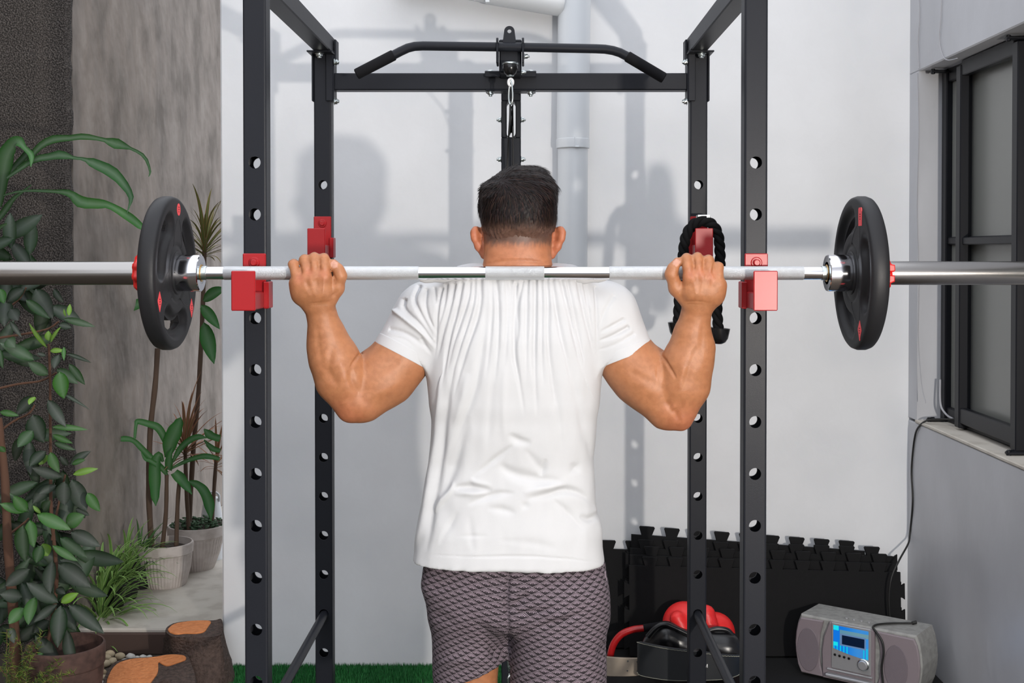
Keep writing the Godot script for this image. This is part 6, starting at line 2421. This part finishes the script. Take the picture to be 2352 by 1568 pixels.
func pot(called: String, label: String, at: Vector3, r_top: float, r_bot: float, h: float, m: Material, group: String, ribs: int, soil_down := 0.02) -> Node3D:
	var o := thing(called, label, "flower pot", at, group)
	var b := MB.new()
	var wob := func(a: float, k: int) -> float: return 1.0 + (0.035 * (pow(absf(cos(a * ribs * 0.5)), 0.7) - 1.0) if ribs > 0 and k >= 2 and k <= 4 else 0.0)
	var w := 0.008
	b.lathe([Vector2(0, 0), Vector2(r_bot - 0.004, 0), Vector2(r_bot, 0.006), Vector2(lerpf(r_bot, r_top, 0.45) * 1.03, h * 0.38), Vector2(lerpf(r_bot, r_top, 0.8), h * 0.7), Vector2(r_top * 0.945, h * 0.745), Vector2(r_top * 0.985, h * 0.77), Vector2(r_top, h * 0.97), Vector2(r_top - 0.003, h), Vector2(r_top - w, h), Vector2(r_top - w - 0.004, h * 0.8), Vector2(r_bot * 0.95, 0.02)], Transform3D(Basis(), at), 264 if ribs > 0 else 48, wob)
	part("shell", b, m, o)
	b = MB.new()
	b.ball(at + Vector3(0, h - soil_down - 0.012, 0), Vector3(r_top - w - 0.004, 0.014, r_top - w - 0.004), 28, 8)
	part("soil", b, M.soil, o)
	return o

func rosette(o: Node3D, at: Vector3, n: int, kinds: Array, up0: float, up1: float, s0: float, s1: float) -> void:
	for k in n:
		var t := float(k) / n
		var yaw := k * 2.39996 + rng.randf_range(-0.2, 0.2)
		if sin(yaw) < -0.6 and at.x < -1.5: yaw = -yaw   # turned away from the wall
		var size := 0.72 if sin(yaw) < -0.35 and at.x < -1.3 else 1.0
		var tilt := lerpf(up0, up1, t) + rng.randf_range(-0.12, 0.12)
		var bs := Basis(Vector3.UP, yaw) * Basis(Vector3.RIGHT, tilt)
		put("leaf", kinds[rng.randi() % kinds.size()], M.leaf, o, Transform3D(bs.scaled(Vector3.ONE * size * lerpf(s0, s1, t) * rng.randf_range(0.85, 1.1)), at + Vector3(0, -t * 0.06, 0) - world_of(o)))

func pots() -> void:
	var sy := PX(300, 1445, 4.4).y
	var p1 := Vector3(PX(380, 1320, 5.0).x, sy, -5.0)
	var p2 := Vector3(PX(452, 1290, 5.26).x, sy, -5.26)
	pot("flower_pot", "nearer white ribbed pot on the slab, holding the broad-leaved cane plant", p1, 0.113, 0.086, 0.175, M.pot_white, "white ribbed pots", 44)
	pot("flower_pot", "white ribbed pot farther back beside the white wall's edge, with a low ground cover", p2, 0.124, 0.076, 0.19, M.pot_white, "white ribbed pots", 44)
	# cane plant with broad leaves
	var o := thing("cane_plant", "broad-leaved cane plant in the nearer white pot", "plant", p1 + Vector3(0, 0.15, 0))
	var g0 := lin(0.16, 0.36, 0.13)
	var g1 := lin(0.2, 0.44, 0.2)
	var sc := 3.2
	for q in [
		[[[430, 610, 40], [455, 500, 110], [490, 420, 115], [520, 350, 70], [530, 312, 6]], 0.0],
		[[[430, 530, 30], [405, 460, 50], [360, 390, 55], [290, 362, 46], [215, 345, 40], [200, 370, 22], [190, 470, 16]], 0.3],
		[[[430, 720, 20], [380, 670, 30], [300, 600, 40], [240, 540, 40], [180, 485, 34], [110, 472, 40], [48, 486, 8]], 0.2],
		[[[428, 740, 20], [390, 690, 36], [310, 635, 30], [270, 620, 24], [238, 570, 6]], 0.2],
		[[[400, 640, 20], [370, 590, 50], [345, 660, 90], [345, 760, 96], [345, 880, 70], [345, 965, 6]], -0.2],
		[[[470, 640, 20], [530, 540, 44], [600, 480, 46], [660, 458, 40], [720, 465, 6]], 0.0],
		[[[460, 690, 16], [560, 640, 26], [640, 612, 34], [720, 600, 40], [815, 620, 24]], 0.0],
		[[[480, 720, 60], [520, 760, 80], [560, 810, 66], [610, 880, 6]], 0.5],
		[[[590, 785, 20], [650, 810, 54], [700, 860, 70], [735, 950, 76], [752, 1075, 6]], 0.4],
		[[[700, 400, 10], [740, 440, 60], [780, 460, 50], [820, 470, 50]], 0.0],
		[[[700, 480, 10], [760, 540, 40], [820, 560, 30]], 0.0],
		[[[440, 700, 50], [445, 640, 60], [450, 590, 40], [470, 540, 6]], 0.0]]:
		ribbon(o, 250, 860, sc, q[0], 4.98, 4.94, g0, g1, q[1])
	stem(o, [Vector3(p1.x - 0.01, sy + 0.15, -4.99), PX(381, 1180, 4.98), PX(383, 1090, 4.98)], 0.0095, 0.008, M.cane)
	stem(o, [Vector3(p1.x + 0.045, sy + 0.15, -5.0), PX(408, 1160, 5.0), PX(413, 1090, 5.0)], 0.0095, 0.008, M.cane)
	stem(o, [Vector3(p1.x - 0.062, sy + 0.15, -5.02), PX(342, 1130, 5.04), PX(346, 980, 5.06), PX(357, 880, 5.08), PX(362, 800, 5.1)], 0.012, 0.011, M.cane)
	# slender dracaenas, one tall and one low
	var kinds := []
	for q in [[0.3, 0.018, 0.7], [0.26, 0.016, 1.1], [0.34, 0.019, 0.4]]:
		kinds.append(strap_mesh(q[0], q[1], q[2], lin(0.3, 0.38, 0.12), lin(0.45, 0.45, 0.2), lin(0.68, 0.52, 0.42)))
	o = thing("dracaena", "tall slender dracaena with a spiky tuft beside the weight plate", "plant", p2 + Vector3(-0.03, 0.15, 0.02))
	var top := PX(470, 560, 5.2)
	stem(o, [Vector3(p2.x - 0.03, sy + 0.15, -5.24), PX(445, 1020, 5.22), PX(456, 900, 5.21), PX(466, 700, 5.2), top], 0.011, 0.009, M.cane)
	rosette(o, top, 40, kinds, 0.12, 1.5, 0.88, 0.66)
	var low := PX(468, 690, 5.18)
	for q in [[[466, 690], [495, 668], [520, 662], 30], [[462, 700], [490, 740], [505, 756], 26], [[468, 740], [485, 790], [492, 836], 34], [[455, 615], [440, 608], [420, 620], 24], [[340, 690], [300, 700], [276, 720], 26]]:
		var b := MB.new()
		var a := PX(q[0][0], q[0][1], 5.18)
		leaf_between(b, a, PX(q[2][0], q[2][1], 5.1), q[3] * 5.1 / F, Vector3(0.1, 0.4, 1).normalized(), 0.01, 0.3, g0, g1)
		part("leaf", b, M.leaf, o)
	var pk := []
	for q in [[0.26, 0.017, 0.6], [0.22, 0.015, 1.0], [0.3, 0.018, 0.35]]:
		pk.append(strap_mesh(q[0], q[1], q[2], lin(0.42, 0.34, 0.18), lin(0.6, 0.44, 0.32), lin(0.72, 0.5, 0.45)))
	o = thing("dracaena", "low dracaena with pinkish spiky leaves above the white pots", "plant", p2 + Vector3(0.02, 0.15, 0.05))
	top = PX(425, 1020, 5.15)
	stem(o, [Vector3(p2.x - 0.01, sy + 0.16, -5.18), PX(428, 1120, 5.16), top], 0.009, 0.008, M.cane)
	rosette(o, top, 40, pk, 0.1, 1.7, 1.0, 0.75)
	top = PX(497, 1050, 5.3)
	stem(o, [Vector3(p2.x + 0.06, sy + 0.17, -5.28), PX(492, 1120, 5.3), top], 0.009, 0.008, M.cane)
	rosette(o, top, 18, pk, 0.2, 1.9, 0.7, 0.6)
	# ground cover in the farther pot
	o = thing("succulent", "low grey-green succulent spilling over the farther white pot", "plant", p2 + Vector3(0, 0.17, 0))
	var b := MB.new()
	for k in 170:
		var a := rng.randf() * TAU
		var r := sqrt(rng.randf()) * 0.115
		b.col = lin(0.2, 0.28, 0.2).lerp(lin(0.36, 0.45, 0.36), rng.randf())
		b.ball(p2 + Vector3(cos(a) * r, 0.185 + rng.randf() * 0.03 - r * 0.1, sin(a) * r), Vector3(0.011, 0.004, 0.007), 7, 4, Basis(Vector3.UP, rng.randf() * TAU) * Basis(Vector3(0, 0, 1), rng.randf_range(-0.8, 0.8)))
	b.col = Color.WHITE
	part("foliage", b, M.leaf, o).set_meta("kind", "stuff")
	# black nursery pots of spider plants along the slab's far side
	var spider := []
	for q in [[0.24, 0.012, 1.9], [0.2, 0.011, 2.3], [0.27, 0.013, 1.5], [0.22, 0.012, 1.0]]:
		spider.append(strap_mesh(q[0], q[1], q[2], lin(0.33, 0.5, 0.2), lin(0.42, 0.58, 0.26), lin(0.66, 0.76, 0.5)))
	var plain_kinds := []
	for q in [[0.2, 0.010, 1.4], [0.17, 0.009, 1.9], [0.22, 0.011, 0.9]]:
		plain_kinds.append(strap_mesh(q[0], q[1], q[2], lin(0.2, 0.34, 0.18), lin(0.3, 0.45, 0.24), lin(0.3, 0.45, 0.26)))
	var list := [[322, 1349, "black nursery pot nearest the white pots", "narrow green tufted plant in the black pot next to the white pot", plain_kinds, 34], [290, 1374, "black nursery pot in the middle of the three", "striped spider plant in the middle black pot", spider, 34], [258, 1398, "black nursery pot nearest the terracotta pot", "striped spider plant in the black pot nearest the terracotta pot", spider, 38]]
	for q in list:
		var at := GP(q[0], q[1], sy)
		pot("nursery_pot", q[2], at, 0.052, 0.04, 0.095, M.nursery_black, "black nursery pots on the slab", 0, 0.012)
		var pl := thing("spider_plant", q[3], "plant", at + Vector3(0, 0.09, 0))
		rosette(pl, at + Vector3(0, 0.1, 0), q[5], q[4], 0.05, 1.0, 1.0, 0.9)
	# a spider plant at the slab's front corner
	var at2 := GP(228, 1470, 0.0)
	var pl2 := thing("spider_plant", "large striped spider plant between the shrub and the slab's front corner", "plant", at2)
	rosette(pl2, at2 + Vector3(0, 0.1, -0.02), 64, spider, 0.05, 1.1, 1.3, 1.0)
	rosette(pl2, at2 + Vector3(-0.02, 0.02, 0.05), 24, spider, 0.5, 1.5, 1.1, 0.9)
	# terracotta pot at the shrub's foot
	var tp := Vector3(PX(150, 1480, 3.72).x, 0, -3.72)
	pot("clay_pot", "large brown clay pot under the shrub in the picture's lower corner", tp, 0.118, 0.088, PX(150, 1478, 3.72).y, M.terracotta, "", 0, 0.06)
	# white plastic jug by the wall's end
	var jp := GP(478, 1210, sy + 0.14)
	var jg := thing("jug", "small white plastic jug behind the farther pot", "jug", Vector3(PX(486, 1140, 5.42).x, sy, -5.42))
	var jc := PX(486, 1150, 5.42)
	b = MB.new()
	b.lathe([Vector2(0, sy - jc.y), Vector2(0.05, sy - jc.y), Vector2(0.052, sy - jc.y + 0.01), Vector2(0.045, -0.06), Vector2(0.036, 0.0), Vector2(0.034, 0.012), Vector2(0.028, 0.016), Vector2(0, 0.016)], Transform3D(Basis(), jc), 24)
	part("body", b, M.white_plastic, jg)
	b = MB.new()
	b.tube(smooth_path([jc + Vector3(-0.03, 0.005, 0.01), jc + Vector3(-0.02, 0.03, 0.012), jc + Vector3(0.01, 0.042, 0.012), jc + Vector3(0.034, 0.03, 0.012), jc + Vector3(0.036, 0.0, 0.01)]), 0.006, 8)
	part("handle", b, M.white_plastic, jg)

func stumps() -> void:
	var orange := mat("orange_paint", Color(0.8, 0.5, 0.29), 0.85)
	tri_map(orange, Vector3.ONE * 4.0)
	orange.albedo_texture = noise_tex(0.03, 256, 71, 5, ramp([[0.25, Color(0.94, 0.91, 0.88)], [0.6, Color(1, 1, 1)]]))
	orange.normal_enabled = true
	orange.normal_scale = 0.6
	orange.normal_texture = noise_tex(0.05, 256, 73, 4, null, 6.0)
	var brown := mat("bark_paint", Color(0.31, 0.245, 0.215), 0.85)
	tri_map(brown, Vector3.ONE * 5.0)
	brown.albedo_texture = noise_tex(0.03, 256, 75, 5, ramp([[0.2, Color(0.7, 0.68, 0.66)], [0.7, Color(1, 1, 1)]]))
	brown.normal_enabled = true
	brown.normal_scale = 1.0
	brown.normal_texture = noise_tex(0.06, 256, 77, 5, null, 8.0)
	var defs := [
		["orange-topped stump against the end of the white wall", 0.168,
			[[380, 1446], [398, 1431], [440, 1425], [490, 1424], [508, 1421], [512, 1440], [505, 1458], [470, 1463], [430, 1463], [395, 1461]],
			[[372, 1514], [395, 1509], [440, 1507], [490, 1507], [515, 1512], [541, 1550], [528, 1582], [480, 1604], [420, 1594], [382, 1562]],
			[[384, 1446], [400, 1433], [440, 1427], [488, 1426], [478, 1440], [470, 1453], [448, 1456], [425, 1455], [405, 1458], [389, 1453]], [447, 1474, 4.07, 0.026]],
		["nearer and larger orange-topped stump beside the pebbles", 0.115,
			[[236, 1570], [258, 1524], [300, 1511], [350, 1508], [392, 1501], [428, 1503], [438, 1522], [448, 1555], [440, 1595], [380, 1615], [300, 1615], [250, 1605]],
			[[226, 1640], [250, 1588], [298, 1570], [350, 1566], [394, 1558], [438, 1560], [456, 1585], [470, 1625], [458, 1680], [385, 1705], [298, 1705], [240, 1690]],
			[[241, 1570], [262, 1527], [300, 1514], [345, 1512], [390, 1504], [425, 1506], [429, 1516], [405, 1524], [384, 1531], [372, 1526], [363, 1519], [364, 1545], [352, 1562], [340, 1578], [300, 1596], [256, 1594]], [380, 1572, 3.78, 0.02]]]
	var nz := FastNoiseLite.new()
	nz.seed = 6
	nz.frequency = 14.0
	for q in defs:
		var h: float = q[1]
		var mid := Vector3.ZERO
		for e in q[2]: mid += GP(e[0], e[1], h) / q[2].size()
		var o := thing("stump", q[0], "stump", Vector3(mid.x, 0, mid.z), "painted cement stumps")
		var b := MB.new()
		var n: int = q[2].size() * 4
		var rows := 8
		var spline := func(list: Array, u: float, y: float) -> Vector3:
			var c: int = list.size()
			var i := int(u)
			var p := []
			for k in 4:
				var e: Array = list[(i + k - 1 + c) % c]
				p.append(GP(e[0], e[1], y))
			return p[1].cubic_interpolate(p[2], p[0], p[3], u - i)
		for r in rows + 1:
			var t := float(r) / rows
			for k in n:
				var u := k * float(q[2].size()) / n
				var a: Vector3 = spline.call(q[2], u, h)
				var c: Vector3 = spline.call(q[3], u, 0.0)
				var p := a.lerp(c, pow(t, 1.35))
				p.y = lerpf(h, 0.0, t)
				var out := Vector3(p.x - mid.x, 0, p.z - mid.z).normalized()
				b.add(p + out * (nz.get_noise_3d(p.x, p.y * 0.4, p.z) * 0.014 * minf(t * 4.0, 1.0)))
			if r > 0:
				for k in n:
					var k1 := (k + 1) % n
					b.quad_i((r - 1) * n + k, (r - 1) * n + k1, r * n + k1, r * n + k)
		var c0 := b.add(mid)
		var s0 := b.v.size()
		for k in n: b.add(b.v[k])
		for k in n: b.tri_i(c0, s0 + (k + 1) % n, s0 + k)
		# the order of the traced outline decides which way round it runs; make the sides face out
		part("bark", b, brown, o)
		var poly := PackedVector2Array()
		for e in q[4]:
			var g := GP(e[0], e[1], h)
			poly.append(Vector2(g.x, g.z))
		for again in 2:
			var round_ := PackedVector2Array()
			for k in poly.size():
				var nx := poly[(k + 1) % poly.size()]
				round_.append(poly[k].lerp(nx, 0.22))
				round_.append(poly[k].lerp(nx, 0.78))
			poly = round_
		b = MB.new()
		b.prism(poly, 0.007, Transform3D(Basis(Vector3.RIGHT, Vector3(0, 0, 1), Vector3.UP), Vector3(0, h - 0.003, 0)), 0.0015)
		part("cut_top", b, orange, o)
		b = MB.new()
		var kp := PX(q[5][0], q[5][1], q[5][2])
		b.ball(kp, Vector3(q[5][3], q[5][3] * 0.9, q[5][3] * 0.6), 18, 12)
		part("knot", b, brown, o)

func pebbles() -> void:
	var tones := [mat("pebble_cream", Color(0.72, 0.66, 0.55), 0.7), mat("pebble_white", Color(0.8, 0.79, 0.77), 0.65), mat("pebble_tan", Color(0.64, 0.56, 0.44), 0.75)]
	var spots := [[252, 1502, 13], [276, 1506, 12], [300, 1508, 12], [328, 1509, 10], [343, 1507, 8], [315, 1509, 8], [240, 1524, 13], [258, 1518, 12], [246, 1508, 10], [228, 1534, 12], [236, 1542, 10], [222, 1548, 11], [240, 1553, 9], [226, 1560, 10], [212, 1566, 12], [232, 1568, 10], [218, 1578, 11], [262, 1530, 9], [205, 1580, 9], [286, 1518, 10], [345, 1515, 7], [232, 1518, 9]]
	for q in spots:
		var d: float = GP(q[0], q[1], 0.012).z
		var tone: int = q[0] % 3 if q[0] < 295 else 1
		var at := GP(q[0], q[1], 0.012)
		at.y = 0.012
		var r: float = q[2] * -d / F
		var b := MB.new()
		var n := FastNoiseLite.new()
		n.seed = q[0]
		n.frequency = 0.9
		b.ball(at + Vector3(0, r * 0.5 - 0.01, 0), Vector3(r * 1.05, r * 0.72, r * 0.85), 14, 9, Basis(Vector3.UP, rng.randf() * TAU), func(v: Vector3) -> float: return 1.0 + 0.16 * n.get_noise_3dv(v))
		tag(part("pebble", b, tones[tone]), ["smooth cream pebble on the ground between the clay pot and the orange-topped stumps", "whitish pebble on the ground at the foot of the slab, by the stumps", "smooth tan pebble on the ground between the clay pot and the orange-topped stumps"][tone], "pebble", "pale pebbles by the stumps")

func fern() -> void:
	var at := Vector3(PX(40, 1560, 3.55).x, 0, -3.55)
	var o := thing("asparagus_fern", "wispy fine-leaved fern in the bottom corner under the shrub", "fern", at)
	var st := MB.new()
	var nd := MB.new()
	var ends := [[10, 1450], [40, 1470], [90, 1455], [70, 1500], [130, 1520], [20, 1500], [60, 1540], [105, 1545], [0, 1530], [150, 1560], [175, 1550], [110, 1570], [45, 1575], [85, 1480], [25, 1550]]
	for k in ends.size() * 2:
		var e: Array = ends[k % ends.size()]
		var d := rng.randf_range(3.45, 3.62)
		var tip := PX(e[0] + rng.randf_range(-14, 14), e[1] + rng.randf_range(-10, 10), d)
		var root := at + Vector3(rng.randf_range(-0.05, 0.05), 0.0, rng.randf_range(-0.05, 0.05))
		var path := smooth_path([root, root.lerp(tip, 0.5) + Vector3(0, 0.08, 0), tip], 8)
		st.tube(path, 0.0009, 5)
		for s in range(8, path.size()):
			for m in 4:
				var p: Vector3 = path[s - 1].lerp(path[s], rng.randf())
				var dir := Vector3(rng.randf_range(-1, 1), rng.randf_range(-0.3, 1), rng.randf_range(-0.6, 1)).normalized()
				var w := dir.cross(Vector3(0.3, 0.2, 1)).normalized() * 0.0011
				nd.col = lin(0.2, 0.3, 0.15).lerp(lin(0.46, 0.5, 0.22), pow(rng.randf(), 2.0))
				var len := rng.randf_range(0.012, 0.024)
				nd.tri(p - w, p + w, p + dir * len)
	part("stem", st, M.bark, o).set_meta("kind", "stuff")
	nd.col = Color.WHITE
	part("foliage", nd, M.leaf, o).set_meta("kind", "stuff")
